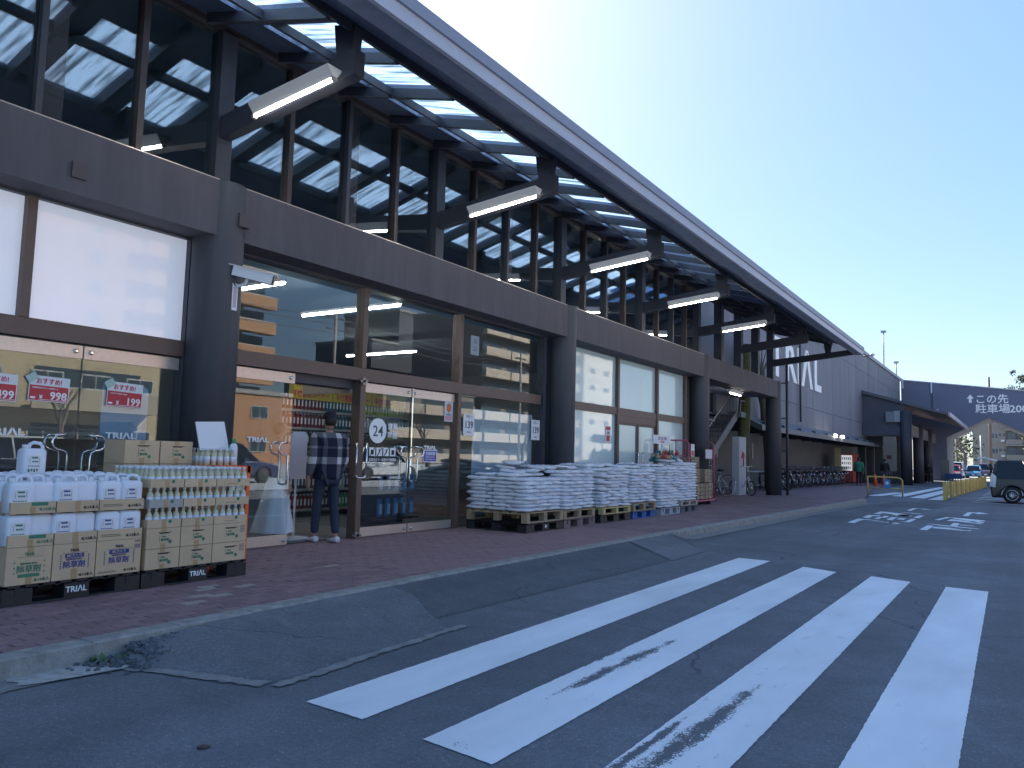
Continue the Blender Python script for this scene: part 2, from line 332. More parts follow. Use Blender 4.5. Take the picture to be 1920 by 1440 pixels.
w3 = MB().add([(-5.0 + .2, 10.6, SW - .008), (-3.82, 9.8, .007), (-3.84, 11.1, .007), (-4.78, 12.0, SW - .004)], [(0, 1, 2, 3)]); tag(w3.build('asphalt_patch', M_asph2), kind='structure')
# concrete gutter and cracked edging strips
gt = MB(); rg = random.Random(5)
def strip(line, wd_, n, z=.007, jit=.02, gap=0.):
    pts = []; L_ = []
    for (a0, b0) in zip(line[:-1], line[1:]): L_.append(math.dist(a0, b0))
    tot = sum(L_); P = []
    for i in range(n + 1):
        d = tot * i / n; k = 0
        while k < len(L_) - 1 and d > L_[k]: d -= L_[k]; k += 1
        t_ = d / L_[k]; a0, b0 = line[k], line[k + 1]; nx_, ny_ = -(b0[1] - a0[1]) / L_[k], (b0[0] - a0[0]) / L_[k]
        cx, cy = a0[0] + (b0[0] - a0[0]) * t_, a0[1] + (b0[1] - a0[1]) * t_; ww = wd_ / 2
        P.append(((cx + nx_ * (ww + rg.uniform(-jit, jit)), cy + ny_ * (ww + rg.uniform(-jit, jit))), (cx - nx_ * (ww + rg.uniform(-jit, jit)), cy - ny_ * (ww + rg.uniform(-jit, jit)))))
    for p, q in zip(P[:-1], P[1:]): gt.quad((*p[0], z), (*q[0], z), (*q[1], z), (*p[1], z))
strip([(-4.58, -2), (-4.6, 1.6), (-4.66, 2.5), (-4.62, 2.85)], .26, 60, .006, .02); strip([(-4.62, 2.73), (-4.1, 2.9), (-3.58, 3.04)], .11, 34); strip([(-3.5, 3.05), (-3.56, 3.9), (-3.62, 4.97)], .08, 40, .008)
gt.add([(kx(12.4) - .0, 12.4, .007), (kx(12.4) + .32, 12.7, .007), (kx(20) + .3, 20, .007), (kx(29) + .3, 29, .007), (kx(29) - .0, 29, .007), (kx(20), 20, .007)], [(0, 1, 2, 3, 4, 5)])
tag(gt.build('gutter_strip', M_gutter), kind='structure')
cr = MB(); rc_ = random.Random(11); cen = (-4.66, 2.62)
ring_ = [(cen[0] + (.19 + .05 * rc_.random()) * math.cos(a) * .9, cen[1] + (.36 + .1 * rc_.random()) * math.sin(a), .011) for a in [2 * math.pi * i / 22 for i in range(22)]]; cr.add(ring_, [tuple(range(22))])
tag(cr.build('mortar_patch', mat('crumbled_mortar', (.42, .41, .39), .9, var=.3, vscale=14, bump=.6, bscale=60)), kind='structure')
db = MB()
for i in range(420):
    x, y = rc_.gauss(-4.62, .10), rc_.gauss(3.05, .22)
    if x < kx(3) + .03: continue
    s_ = rc_.uniform(.006, .02); zb = .01 + max(0, (-4.3 - x)) * .14 * (y > 2.9); db.box((x - s_, y - s_, zb - .01), (x + s_, y + s_, zb + s_ * .9), rot=Euler((rc_.uniform(-.6, .6), rc_.uniform(-.6, .6), rc_.uniform(0, 3))).to_matrix())
tag(db.build('broken_asphalt', M_asph3), 'crumbs of broken dark asphalt at the corner of the kerb ramp', 'rubble', kind='stuff')
sheet0 = MB(); ring_ = [(-4.56 + (.16 + .07 * rc_.random()) * math.cos(a), 3.0 + (.34 + .12 * rc_.random()) * math.sin(a), .013 + max(0, .3 - .16 * math.cos(a)) * .0) for a in [2 * math.pi * i / 26 for i in range(26)]]
# weeds in the corner
wdm = MB()
for i in range(46):
    a0 = rnd.uniform(0, 6.28); l = rnd.uniform(.02, .07); bx = -4.66 + rnd.uniform(-.05, .06); by = 2.78 + rnd.uniform(-.12, .1); e = rnd.uniform(.3, 1.2)
    d = Vector((math.cos(a0) * math.cos(e), math.sin(a0) * math.cos(e), math.sin(e))) * l; s_ = Vector((-math.sin(a0), math.cos(a0), 0)) * l * .22; p = Vector((bx, by, .01))
    wdm.add([p, p + d * .55 + s_, p + d, p + d * .55 - s_], [(0, 1, 2, 3)])
tag(wdm.build('weeds', mat('weed_leaf', (.06, .13, .03), .6, rand=.1)), 'small green weeds growing where the kerb meets the concrete gutter', 'weeds', kind='stuff')
# manhole spots
for x, y, rr in ((-3.93, 3.36, .035), (-3.05, 2.27, .03)): tag(MB().lathe([(rr, 0), (rr * .8, .002)], (x, y, .012 if y > 3 else .004), 12).build('tar_spot', mat('tar', (.02, .02, .02), .4)), kind='structure')

# crosswalk stripes
pw1 = paint_mat('road_paint_clean', .27); pw2 = paint_mat('road_paint_worn', .30, streaks=((-2.2, 3.7, -2.14, 5.7, .07), (-2.33, 4.4, -2.4, 6.3, .05)))
pw3 = paint_mat('road_paint_rubbed', .31, streaks=((-1.40, 2.3, -1.31, 5.0, .085), (-1.5, 2.3, -1.46, 4.2, .04))); pw4 = paint_mat('road_paint_far', .29)
def sheet(name, polys, m, z=.005):
    q = MB()
    rj = random.Random(3)
    for p in polys:
        if name == 'crosswalk_stripe':
            pp = []
            for a0, b0 in zip(p, p[1:] + p[:1]):
                k_ = max(1, int(math.dist(a0, b0) / .035))
                pp += [(a0[0] + (b0[0] - a0[0]) * i / k_ + rj.uniform(-.0025, .0025), a0[1] + (b0[1] - a0[1]) * i / k_ + rj.uniform(-.0025, .0025)) for i in range(k_)]
            p = pp
        q.add([(x, y, z) for x, y in p], [tuple(range(len(p)))])
    return tag(q.build(name, m), kind='structure')
sheet('crosswalk_stripe', [[(-3.17, 2.97), (-2.75, 2.95), (-2.81, 10.72), (-3.24, 10.75)]], pw1)
sheet('crosswalk_stripe', [[(-2.34, 2.92), (-1.92, 2.87), (-1.90, 10.25), (-2.33, 10.45)]], pw2)
sheet('crosswalk_stripe', [[(-1.52, 2.7), (-1.08, 2.7), (-1.07, 10.02), (-1.5, 10.18)]], pw3)
sheet('crosswalk_stripe', [[(-.69, 2.7), (-.25, 2.7), (-.31, 9.86), (-.71, 9.9)]], pw4)
for x0, x1, y0, y1 in ((-5.35, -4.85, 35.4, 41), (-4.55, -4.05, 36.2, 55), (-3.75, -3.2, 35.2, 56), (-3.0, -2.5, 34.2, 54)):
    sheet('crosswalk_stripe', [[(x0, y0), (x1, y0), (x1 + .35, y1), (x0 + .35, y1)]], pw1, .016 if x0 > -5 else .13 * 0 + .02)
# painted lettering and arrows on the road, laid where the photograph shows each stroke
def px2g(u, v):      # a point of the ground plane from its direction
    Mx = cam.matrix_world.to_3x3(); d = Mx @ Vector(((u - 960) / 1460, -(v - 720) / 1460, -1)); t = -1.32 / d.z; return (d.x * t, d.y * t)
def zz(u, v): return (1580 + u / 6.857, 940 + v / 6.857)
G = [
 [(62, 272), (200, 222), (290, 232), (262, 244), (225, 250), (150, 282)], [(250, 250), (700, 290), (640, 276), (290, 228), (268, 236), (600, 272), (560, 274)], [(560, 268), (700, 278), (742, 292), (660, 296)],
 [(252, 208), (330, 178), (490, 182), (460, 194), (390, 192), (340, 218)], [(400, 226), (470, 200), (510, 206), (530, 190), (600, 192), (560, 214), (500, 212), (470, 230)], [(560, 240), (620, 204), (710, 208), (670, 226), (640, 246)],
 [(395, 160), (490, 132), (600, 142), (760, 160), (880, 192), (820, 200), (700, 190), (620, 166), (520, 152), (470, 166)], [(690, 186), (760, 170), (900, 190), (850, 200), (780, 196)], [(720, 140), (1000, 160), (1020, 166), (900, 160)],
 [(690, 232), (740, 214), (820, 222), (780, 242)], [(725, 262), (800, 262), (880, 226), (950, 232), (860, 272), (790, 268)], [(905, 210), (980, 184), (1052, 184), (975, 222)],
 [(985, 366), (1090, 310), (1175, 318), (1085, 376)], [(1150, 346), (1170, 330), (1600, 368), (1640, 378), (1640, 388), (1540, 382), (1180, 348)], [(1180, 322), (1640, 372), (1668, 380), (1600, 378), (1400, 352)],
 [(1070, 290), (1180, 296), (1400, 320), (1750, 354), (1750, 360), (1380, 330)], [(1365, 322), (1425, 280), (1500, 284), (1470, 330)], [(1500, 300), (1690, 318), (1690, 323), (1495, 308)],
 [(1180, 238), (1340, 204), (1400, 210), (1300, 230), (1240, 246)], [(1330, 252), (1400, 232), (1560, 250), (1700, 262), (1800, 296), (1770, 296), (1600, 276), (1440, 256)], [(1380, 208), (1560, 222), (1830, 250), (1830, 260), (1740, 262), (1560, 244), (1440, 228)], [(1560, 246), (1740, 262), (1820, 274), (1810, 284), (1700, 276)],
 [(820, 120), (900, 90), (960, 88), (1020, 96), (940, 98), (880, 124)], [(1000, 92), (1040, 94), (1080, 88), (1180, 104), (1050, 108), (1010, 98)],
 [(1540, 188), (1610, 142), (1700, 144), (1740, 152), (1660, 154), (1615, 194)], [(1720, 150), (1750, 142), (1865, 160), (1880, 164), (1740, 166), (1700, 156)],
]
sheet('road_lettering', [[px2g(*zz(*p)) for p in q] for q in G], pw4)
# parking bay hatching
H = [[(-1.5, 33.9), (1.5, 32.9), (1.5, 33.05), (-1.5, 34.1)]]
for i in range(9):
    y = 35.4 + i * 2.1; H.append([(-1.45, y), (1.5, y - .5), (1.5, y - .2), (-1.45, y + .35)])
sheet('parking_lines', H, pw1, .012)
sheet('asphalt_patch', [[(-2.9, 24), (2.5, 23), (2.8, 29.5), (-3.2, 30.2)]], M_asph2, .004)
sheet('asphalt_patch', [[(-4.0, 27.5), (-2.2, 27), (-1.9, 30.5), (-3.6, 32)]], M_asph3, .006)
sheet('parking_lot', [[(-14, 89), (16, 89), (16, 150), (-14, 150)]], mat('pale_asphalt', (.22, .21, .19), .9, var=.15, vscale=.6), .01)

# ================================================================ STORE BUILDING
store = thing('store_building', 'long dark grey store front with tall glass bays, round columns and overhanging roof', 'store', (0, 0, 0))
CY = [-2.55, 5.38, 13.3, 21.2, 29.1]
cm = MB().lathe([(.275, 0), (.275, 4.13), (.27, 4.14)], n=28).mesh('column', M_col)
for y in CY: link('column', cm, store, (-7.5, y, SW))
for a, b in zip(CY[:-1], CY[1:]): MB().box((-7.9, a + .05, 3.63), (-7.29, b - .05, 4.25)).build('beam', M_conc, store)
MB().box((-7.9, -10, 3.63), (-7.29, CY[0] - .05, 4.25)).build('beam', M_conc, store)
M_vent = mat('brown_vent', (.075, .065, .075), .7)
for y in (3.62, 5.42): MB().box((-7.29, y, 3.78), (-7.265 if y < 5 else -7.2, y + .14, 3.93)).build('vent_cover', M_vent, store)
# lower glazing
BEFORE = set(bpy.data.objects)
GX = -7.9
MB().box((-7.97, -10, 2.32), (-7.84, 13.08, 2.50)).build('transom', M_brown, store)
MB().box((-7.97, 13.5, 2.32), (-7.84, 21.0, 2.49)).build('transom', M_brown, store)
MB().box((-7.97, -10, 3.66), (-7.83, 21.2, 3.72)).build('head_frame', M_steel, store)
MB().box((-7.97, 14, SW), (-7.85, 21, SW + .06)).build('sill_frame', M_brown, store)
def mull(y, z0, z1, wdt=.09, x0=-7.98, x1=-7.82, m=M_brown): return MB().box((x0, y - wdt / 2, z0), (x1, y + wdt / 2, z1)).build('mullion', m, store)
for y in (3.56, 8.12, 10.42): mull(y, 2.5, 3.66)
mull(10.42, SW, 2.32); mull(8.12, SW, 2.32, .1); mull(16.6, SW, 3.66, .1); mull(18.98, SW, 3.66, .1); mull(21.0, SW, 3.66, .12); mull(13.42, SW, 3.66, .12, m=M_steel); mull(13.2, SW, 3.66, .1, m=M_steel); mull(5.28, SW, 3.66, .06, m=M_steel); mull(5.86, SW, 3.66, .05, m=M_steel)
def pane(y0, y1, z0, z1, m, name='window_pane', x=GX, th=.012): return MB().box((x - th / 2, y0, z0), (x + th / 2, y1, z1)).build(name, m, store)
M_film = mat('white_window_film_glow', (.58, .63, .72), .35, coat=.8, var=.05, vscale=.8, emit=(.8, .85, 1), estr=.08)  # white film has a faint glow added, standing in for light through it
M_teal = mat('frosted_teal_film', (.50, .66, .70), .3, coat=1., var=.04, vscale=.5)
M_teal2 = mat('frosted_grey_film', (.55, .62, .68), .3, coat=1., var=.1, vscale=.7)
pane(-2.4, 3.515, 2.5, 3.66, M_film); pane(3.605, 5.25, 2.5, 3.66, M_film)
pane(5.89, 8.075, 2.5, 3.66, M_glass); pane(8.165, 10.375, 2.5, 3.66, M_glass); pane(10.465, 13.15, 2.5, 3.66, M_glass)
pane(13.48, 16.55, 2.49, 3.66, M_teal); pane(16.65, 18.93, 2.49, 3.66, M_teal); pane(19.03, 20.94, 2.49, 3.66, M_teal)
pane(13.48, 16.55, SW + .06, 2.32, M_teal); pane(19.03, 20.94, SW + .06, 2.32, M_teal)
pane(10.465, 13.15, SW, 2.32, M_glass); MB().box((-7.93, 10.95, SW + .02), (-7.915, 12.9, 2.1)).build('frosted_film', M_teal2, store)
# double door in the third bay
for y0, y1 in ((16.65, 17.8), (17.84, 18.93)):
    d = MB().box((-7.93, y0, SW), (-7.87, y0 + .05, 2.15)).box((-7.93, y1 - .05, SW), (-7.87, y1, 2.15)).box((-7.93, y0 + .05, 2.1), (-7.87, y1 - .05, 2.15)).box((-7.93, y0 + .05, SW), (-7.87, y1 - .05, SW + .1)).build('door', M_brown, store)
    MB().box((-7.906, y0 + .05, SW + .1), (-7.894, y1 - .05, 2.1)).build('door_pane', M_teal, d)
    hy = y1 - .09 if y0 < 17 else y0 + .09
    MB().tube([(-7.87, hy, 1.0), (-7.80, hy, 1.0), (-7.80, hy, 1.45), (-7.87, hy, 1.45)], .013, 8).build('handle', M_chrome, d)
MB().box((-7.97, 16.65, 2.15), (-7.85, 18.93, 2.32)).build('door_head', M_brown, store)
# glass doors of the first two bays
def c_handle(y, s, z0, x=-7.9):
    pts = [(x, y - s * .03, 1.38), (x + .07, y - s * .03, 1.38)]
    pts = [(x + .07, y + s * (.03 - .02), 1.40)]
    P = [(x + .005, y - s * .0, 1.40), (x + .07, y - s * .0, 1.40), (x + .075, y - s * .05, 1.402)]
    for k in range(0, 9):
        a_ = R(90 + 180 * k / 8); P.append((x + .075, y - s * .06 + s * .075 * math.cos(a_), 1.327 + .075 * math.sin(a_)))
    P += [(x + .075, y - s * .03, 1.247), (x + .075, y + s * .005, 1.225), (x + .075, y + s * .012, 1.18), (x + .075, y + s * .012, .93), (x + .07, y + s * .012, .88), (x + .005, y + s * .012, .87)]
    return P
def glass_door(y0, y1, z1=2.30, hs=0, label=None, bottom=True, parent=None, x=-7.9):
    d = MB().box((x - .02, y0, z1 - .13), (x + .02, y1, z1)).build('door', M_alu, parent or store)
    if bottom: MB().box((x - .02, y0, SW + .015), (x + .02, y1, SW + .14)).build('bottom_rail', M_alu, d)
    MB().box((x - .006, y0, SW + .14), (x + .006, y1, z1 - .13)).build('door_pane', M_glass, d)
    for yy in ((y1 - .07,) if hs > 0 else (y0 + .07,)):
        for z in (z1 - .06, SW + .07): MB().lathe([(.022, 0), (.022, .02), (.012, .026)], n=12).build('pivot', M_chrome, d, (x + .02, yy, z), (0, R(90), 0))
    if hs:
        yh = y1 - .12 if hs > 0 else y0 + .12
        MB().tube(c_handle(yh, hs, 0, x), .0125, 8).build('handle', M_chrome, d)
        MB().tube([(2 * x - p[0], p[1], p[2]) for p in c_handle(yh, hs, 0, x)], .0125, 8).build('handle', M_chrome, d)
    return d
d0 = glass_door(2.9, 4.165, hs=1); d1 = glass_door(4.18, 5.24, hs=-1)
glass_door(1.4, 2.87, hs=-1)
d2 = glass_door(5.9, 6.92, hs=1)
d4 = glass_door(8.19, 9.245, hs=1); d5 = glass_door(9.27, 10.36, hs=-1)
# open leaf folded inwards
dr = MB().box((-8.95, 8.03, 2.14), (-7.98, 8.07, 2.27)).build('door', M_alu, store); MB().box((-8.95, 8.044, .26), (-7.98, 8.056, 2.14)).build('door_pane', M_glass, dr); MB().box((-8.95, 8.03, .13), (-7.98, 8.07, .26)).build('bottom_rail', M_alu, dr)
for sx in (-.14, .06):
    yq = 8.1 + sx
    MB().tube([(-7.8, yq, 1.43), (-7.74, yq, 1.43), (-7.74, yq, .98), (-7.8, yq, .96)], .0125, 8).build('handle', M_chrome, dr)
MB().tube([(-7.74, 7.96, .98), (-7.74, 8.0, .945), (-7.74, 8.12, .945), (-7.74, 8.16, .98)], .0125, 8).build('handle', M_chrome, dr)
for z in (2.31, .17): MB().box((-7.82, 8.08, z - .05), (-7.79, 8.13, z + .05)).box((-7.82, 8.03, z - .015), (-7.79, 8.18, z + .015)).build('pivot', M_chrome, store)
MB().box((-8.2, 6.93, 2.2), (-7.95, 8.07, 2.32)).build('door_head', M_steel, store)
for o in set(bpy.data.objects) - BEFORE:      # the glass stands just behind the columns' axis
    f_ = lambda x, y, z: (x + .18, y * .9775, z - max(0, z - .3) * .0 - (z - 1.32) * .0225 * (z > .3))
    if o.location.length > 0: o.location = f_(*o.location)
    else:
        for v in o.data.vertices: v.co = f_(*v.co)
# upper glazing, mullions each bay split in eight
UX = -7.6
M_dkbrown = mat('dark_brown_frame', (.055, .04, .042), .5)
yy = CY[1] - 7.92; k = 0
ups = []
while yy < 29.3: ups.append((yy, k)); yy += .99; k += 1
for y, k in ups:
    if y < -3: continue
    if y > 21.4:
        if k % 2 == 0: MB().box((-7.72, y - .12, 4.28), (-7.48, y + .12, 6.12)).build('post', M_steel, store)
        continue
    if k % 4 == 0: MB().box((-7.70, y - .10, 4.28), (-7.5, y + .10, 6.1)).build('post', M_steel, store)
    elif k % 2 == 0: MB().box((-7.69, y - .03, 4.28), (-7.52, y + .03, 6.1)).build('mullion', M_steel, store); MB().box((-7.72, y + .035, 4.28), (-7.6, y + .25, 6.1)).build('post', M_dkbrown, store)
    else: MB().box((-7.66, y - .035, 4.28), (-7.53, y + .035, 6.1)).build('mullion', M_dkbrown, store)
for i in range(len(ups) - 1):
    y0, y1 = ups[i][0], ups[i + 1][0]
    if y0 < -3 or y0 > 21.0: continue
    MB().box((-7.606, y0 + .03, 4.3), (-7.594, y1 - .03, 6.08)).build('window_pane', M_glassup, store)
MB().box((-7.68, -3, 6.08), (-7.5, 29.3, 6.2)).build('head_rail', M_dkbrown, store)
MB().box((-7.66, -3, 4.25), (-7.3, 21.3, 4.265)).build('sill', M_alu, store)
# canopy: rises from the fascia to the wall; x outwards drops .268 per metre
def rz(x): return 6.17 - .268 * (x + 7.6)
M_board = mat('charcoal_boards', (.17, .205, .29), .7, var=.15)
M_skyl = bpy.data.materials.new('skylight_sheet'); M_skyl.use_nodes = True; n_ = M_skyl.node_tree; n_.nodes.clear()
o_ = n_.nodes.new('ShaderNodeOutputMaterial'); tl = n_.nodes.new('ShaderNodeBsdfTranslucent'); tp = n_.nodes.new('ShaderNodeBsdfTransparent'); mx_ = n_.nodes.new('ShaderNodeMixShader')
gm = n_.nodes.new('ShaderNodeNewGeometry'); mp_ = n_.nodes.new('ShaderNodeMapping'); mp_.inputs['Scale'].default_value = (.8, 9, 1); nz_ = n_.nodes.new('ShaderNodeTexNoise'); nz_.inputs['Scale'].default_value = 1.6; nz_.inputs['Detail'].default_value = 8
cr_ = n_.nodes.new('ShaderNodeValToRGB'); cr_.color_ramp.elements[0].color = (.24, .30, .35, 1); cr_.color_ramp.elements[0].position = .33; cr_.color_ramp.elements[1].color = (.62, .74, .86, 1); cr_.color_ramp.elements[1].position = .55
n_.links.new(gm.outputs['Position'], mp_.inputs[0]); n_.links.new(mp_.outputs[0], nz_.inputs['Vector']); n_.links.new(nz_.outputs[0], cr_.inputs[0]); n_.links.new(cr_.outputs[0], tl.inputs[0]); tp.inputs[0].default_value = (.5, .6, .7, 1)
mx_.inputs[0].default_value = 0.; n_.links.new(tl.outputs[0], mx_.inputs[1]); n_.links.new(tp.outputs[0], mx_.inputs[2]); n_.links.new(mx_.outputs[0], o_.inputs[0])
EX, FX = -5.52, -4.52
def slab(x0, x1, y0, y1, dz0, dz1, name, m):
    q = MB(); q.prism([(x0, dz0), (x1, dz0), (x1, dz1), (x0, dz1)], lambda x, d: (x, y0, rz(x) + d), lambda x, d: (x, y1, rz(x) + d)); return q.build(name, m, store)
slab(EX, FX, -3, 29.35, 0, .05, 'roof_board', M_board)
slab(-7.6, -7.42, -3, 29.35, 0, .05, 'roof_board', M_board)
y = 5.38 - 8 * 1.0; i = 0
while y < 29.3:
    # a skylight sheet, then a solid board
    has = y < 20.2
    yb = y + .97 + .0
    s0, s1 = y + .95, y + 1.62
    slab(-7.42, EX, y + .62, y + .95, 0, .05, 'roof_board', M_board)
    if has: slab(-6.88, EX, s0, s1, .05, .056, 'skylight', M_skyl); slab(-7.42, -6.88, s0, s1, 0, .05, 'roof_board', M_board)
    else: slab(-7.42, EX, s0, s1, 0, .05, 'roof_board', M_board)
    slab(-7.42, EX, y + .62, y + .68, -.12, .0, 'rafter', M_steel)
    y += 1.0; i += 1
for x in (-6.5, EX + .02): slab(x - .03, x + .03, -3, 29.35, -.10, -.001, 'purlin', M_steel)
M_fas = mat('fascia_metal', (.36, .38, .46), .5, var=.06, vscale=1.5); M_fas2 = mat('fascia_cap', (.2, .22, .29), .5)
FB = MB().box((-4.52, -3, 5.12), (-4.47, 29.4, 5.26)); FB.build('fascia', M_fas, store); MB().box((-4.52, -3, 5.26), (-4.44, 29.4, 5.385)).build('gutter', M_fas2, store)
MB().box((-4.75, -3, 5.13), (-4.52, 29.35, 5.20)).build('eave_board', M_board, store)
MB().prism([(-4.5, 5.3), (-7.6, 6.28), (-7.6, 6.34), (-4.5, 5.36)], lambda x, z: (x, 29.36, z), lambda x, z: (x, 29.42, z)).build('gable_trim', M_fas, store)
# struts
SY = [CY[1] + 3.96 * q for q in range(-2, 7)]
for q, y in enumerate(SY):
    st = MB().prism([(-7.6, 4.80), (-4.75, 5.12), (-4.7, 5.2), (-4.75, 5.3), (-7.6, 5.05)] if q == 8 else [(-7.6, 4.80), (-5.42, 5.045), (-5.42, 5.31), (-7.6, 5.05)], lambda x, z: (x, y - .07, z), lambda x, z: (x, y + .07, z)).build('strut', M_steel, store)
    MB().prism([(-5.68, 5.2), (-5.5, 5.22), (-5.44, 5.56), (-5.74, 5.64)], lambda x, z: (x, y - .06, z), lambda x, z: (x, y + .06, z)).build('strut_bracket', M_steel, store)
# interior of the store, seen through the glass
M_in = mat('interior_wall', (.30, .38, .42), .8); M_inf = mat('interior_floor', (.2, .2, .21), .35); M_inb = mat('interior_pale_steel', (.30, .36, .36), .6)
MB().box((-18.3, -10, -.1), (-18, 21.2, 7.6)).build('back_wall', M_in, store)
MB().box((-18, 21.25, -.1), (-7.75, 21.4, 7.4)).build('end_wall', M_in, store); MB().box((-18, -10.2, -.1), (-7.75, -10, 7.4)).build('end_wall', M_in, store)
MB().box((-18, -10, .04), (-7.97, 21.2, .115)).build('store_floor', M_inf, store)
MB().prism([(-7.68, 6.2), (-11.5, 7.22), (-18.3, 7.4), (-18.3, 7.6), (-11.5, 7.42), (-7.68, 6.4)], lambda x, z: (x, -10, z), lambda x, z: (x, 21.4, z)).build('roof', M_inb, store)
for y in [CY[1] + 1.98 * q for q in range(-3, 9)]: MB().prism([(-7.75, 6.0), (-11.5, 7.0), (-11.5, 7.15), (-7.75, 6.15)], lambda x, z: (x, y - .06, z), lambda x, z: (x, y + .06, z)).build('roof_beam', M_inb, store)
MB().box((-18, -10, 3.95), (-9.3, 21.2, 4.05)).build('ceiling', M_in, store)
M_tube = mat('lit_tube', (1, 1, 1), .5, emit=(1, .97, .9), estr=9)
# ================================================================ LIGHT FIXTURES
ORD = ['nearest', 'second nearest', 'middle', 'second farthest', 'farthest']
M_lampbody = mat('lamp_white', (.88, .88, .86), .4)
M_lampend = mat('lamp_end', (.42, .4, .38), .5)
def strip_light(label, loc, rz_=0., L=1.2, tilt=.1, group='strip lights on the canopy struts'):
    t = thing('strip_light', label, 'light', loc, rz_, group); a = math.atan(tilt)
    b = MB()
    for x, in ((0,),): b.prism([(-.095, .065), (.095, .065), (.095, .052), (.025, -.045), (-.025, -.045), (-.095, .052)], lambda p, z: (-L / 2, p, z), lambda p, z: (L / 2, p, z))
    o = b.build('housing', M_lampbody, t); o.rotation_euler = (0, -a, 0)
    o = MB().tube([(-L / 2 + .03, 0, -.062), (L / 2 - .05, 0, -.06)], .016, 10).build('tube', M_tube, t); o.rotation_euler = (0, -a, 0)
    for sx in (-1, 1):
        o = MB().box((sx * L / 2 - .03, -.026, -.082), (sx * L / 2 + .004, .026, -.045)).build('end_cap', M_lampend, t); o.rotation_euler = (0, -a, 0)
    return t
strip_light('largest lit strip light, under the canopy strut above the front round column', (-6.18, CY[1] - .168, 4.985))
for q, lb in ((1, 'lit strip light on the second canopy strut, between the two front round columns'), (2, 'lit strip light on the third canopy strut, above the column behind the white sacks'), (3, 'lit strip light on the fourth canopy strut, above the teal frosted windows'), (4, 'lit strip light on the fifth canopy strut, farthest of the row under the canopy')):
    strip_light(lb, (-6.2, CY[1] + 3.96 * q - .168, 4.985))
strip_light('short lit lamp under the beam above the outside stairs', (-7.75, 25.3, 3.55), R(90), 1.3, 0, None)
for i, (x, y, z) in enumerate(((-9.05, 9.0, 3.58), (-9.6, 7.2, 3.62))):
    t = thing('indoor_strip_light', ['long lit tube inside the store seen through the upper panes above the entrance', 'lit ceiling tube inside the store just under the beam above the entrance'][i], 'light', (x, y, z))
    MB().box((-1.1, -.04, .02), (1.1, .04, .06)).build('housing', M_lampbody, t); MB().tube([(-1.08, 0, 0), (1.08, 0, 0)], .02, 8).build('tube', M_tube, t)
for i, (y, x) in enumerate(((4.0, -10.0), (13.5, -12.5))):
    t = thing('indoor_strip_light', ['ceiling tube inside behind the left glass doors', 'ceiling tube deep inside behind the frosted pane by the second column'][i], 'light', (x, y, 3.6))
    MB().box((-1.1, -.04, .02), (1.1, .04, .06)).build('housing', M_lampbody, t); MB().tube([(-1.08, 0, 0), (1.08, 0, 0)], .02, 8).build('tube', M_tube, t)

# ================================================================ CAMERA ON COLUMN
M_cam = mat('cctv_white', (.6, .62, .66), .35); 
t = thing('security_camera', 'white tubular security camera on bracket at the top of the front round column', 'camera', (-7.22, 5.42, 3.26))
rc = Euler((0, R(12), R(38))).to_matrix()
b = MB().box((-.02, -.055, -.05), (.42, .055, .055), rot=rc, about=(0, 0, 0)); b.build('housing', M_cam, t)
MB().box((-.08, -.062, .055), (.46, .062, .066), rot=rc, about=(0, 0, 0)).build('sun_shield', M_cam, t)
MB().box((.42, -.04, -.04), (.435, .04, .045), rot=rc, about=(0, 0, 0)).build('lens', M_black, t); MB().box((-.07, -.05, -.045), (-.02, .05, .05), rot=rc, about=(0, 0, 0)).build('rear_cap', M_black, t)
MB().tube([(.12, .08, -.05), (.1, .06, -.14), (-.02, .0, -.17), (-.04, -.02, -.17)], .018, 8).build('bracket', M_cam, t)
MB().tube([(.0, 0, -.04), (-.03, -.02, -.1), (.02, .0, -.16)], .008, 6).build('cable', M_black, t)
t = thing('notice_plate', 'narrow white notice plate fixed to the round column below the camera', 'sign', (-7.225, 5.43, 2.83))
MB().box((-.02, -.035, 0), (.004, .035, .3)).build('plate', M_white, t); MB().box((.004, -.022, .03), (.006, .022, .27)).build('print', mat('pinkish_print', (.45, .38, .42), .5), t)

# ================================================================ PALLETS
def plastic_pallet(label, loc, m, w=1.06, d=1.06, h=.15, logo=None, group=None, rz_=0.):
    """origin at its front left corner on the ground; front faces +X, runs along +Y, depth towards -X"""
    t = thing('pallet', label, 'pallet', loc, rz_, group)
    dk = MB().box((-d, 0, h - .02), (0, w, h - .003))
    for i in range(9): dk.box((-d + .0, i * w / 8.5, h - .028), (0, i * w / 8.5 + .035, h))
    dk.build('deck', m, t)
    for y0, y1 in ((0, w * .2), (w * .42, w * .60), (w * .8, w)):
        for x0 in (-.16, -d / 2 - .08, -d): 
            MB().box((x0, y0, .016), (x0 + .16, y1, h - .029)).build('block', m, t)
    MB().box((-d, 0, 0), (0, w, .016)).build('bottom_frame', m, t) if False else MB().box((-.12, 0, 0), (0, w, .016)).box((-d, 0, 0), (-d + .12, w, .016)).box((-d + .12, 0, 0), (-.12, .12, .016)).box((-d + .12, w - .12, 0), (-.12, w, .016)).build('bottom_frame', m, t)
    for yq in (w * .1, w * .9): MB().box((.0, yq - .018, h * .45), (.004, yq + .018, h * .85)).build('grip_slot', M_ink_k, t)
    if logo: text(logo, .062, M_wtxt, t, (.003, w * .505, h * .36), FACE_X, .02, 'CENTER')
    return t
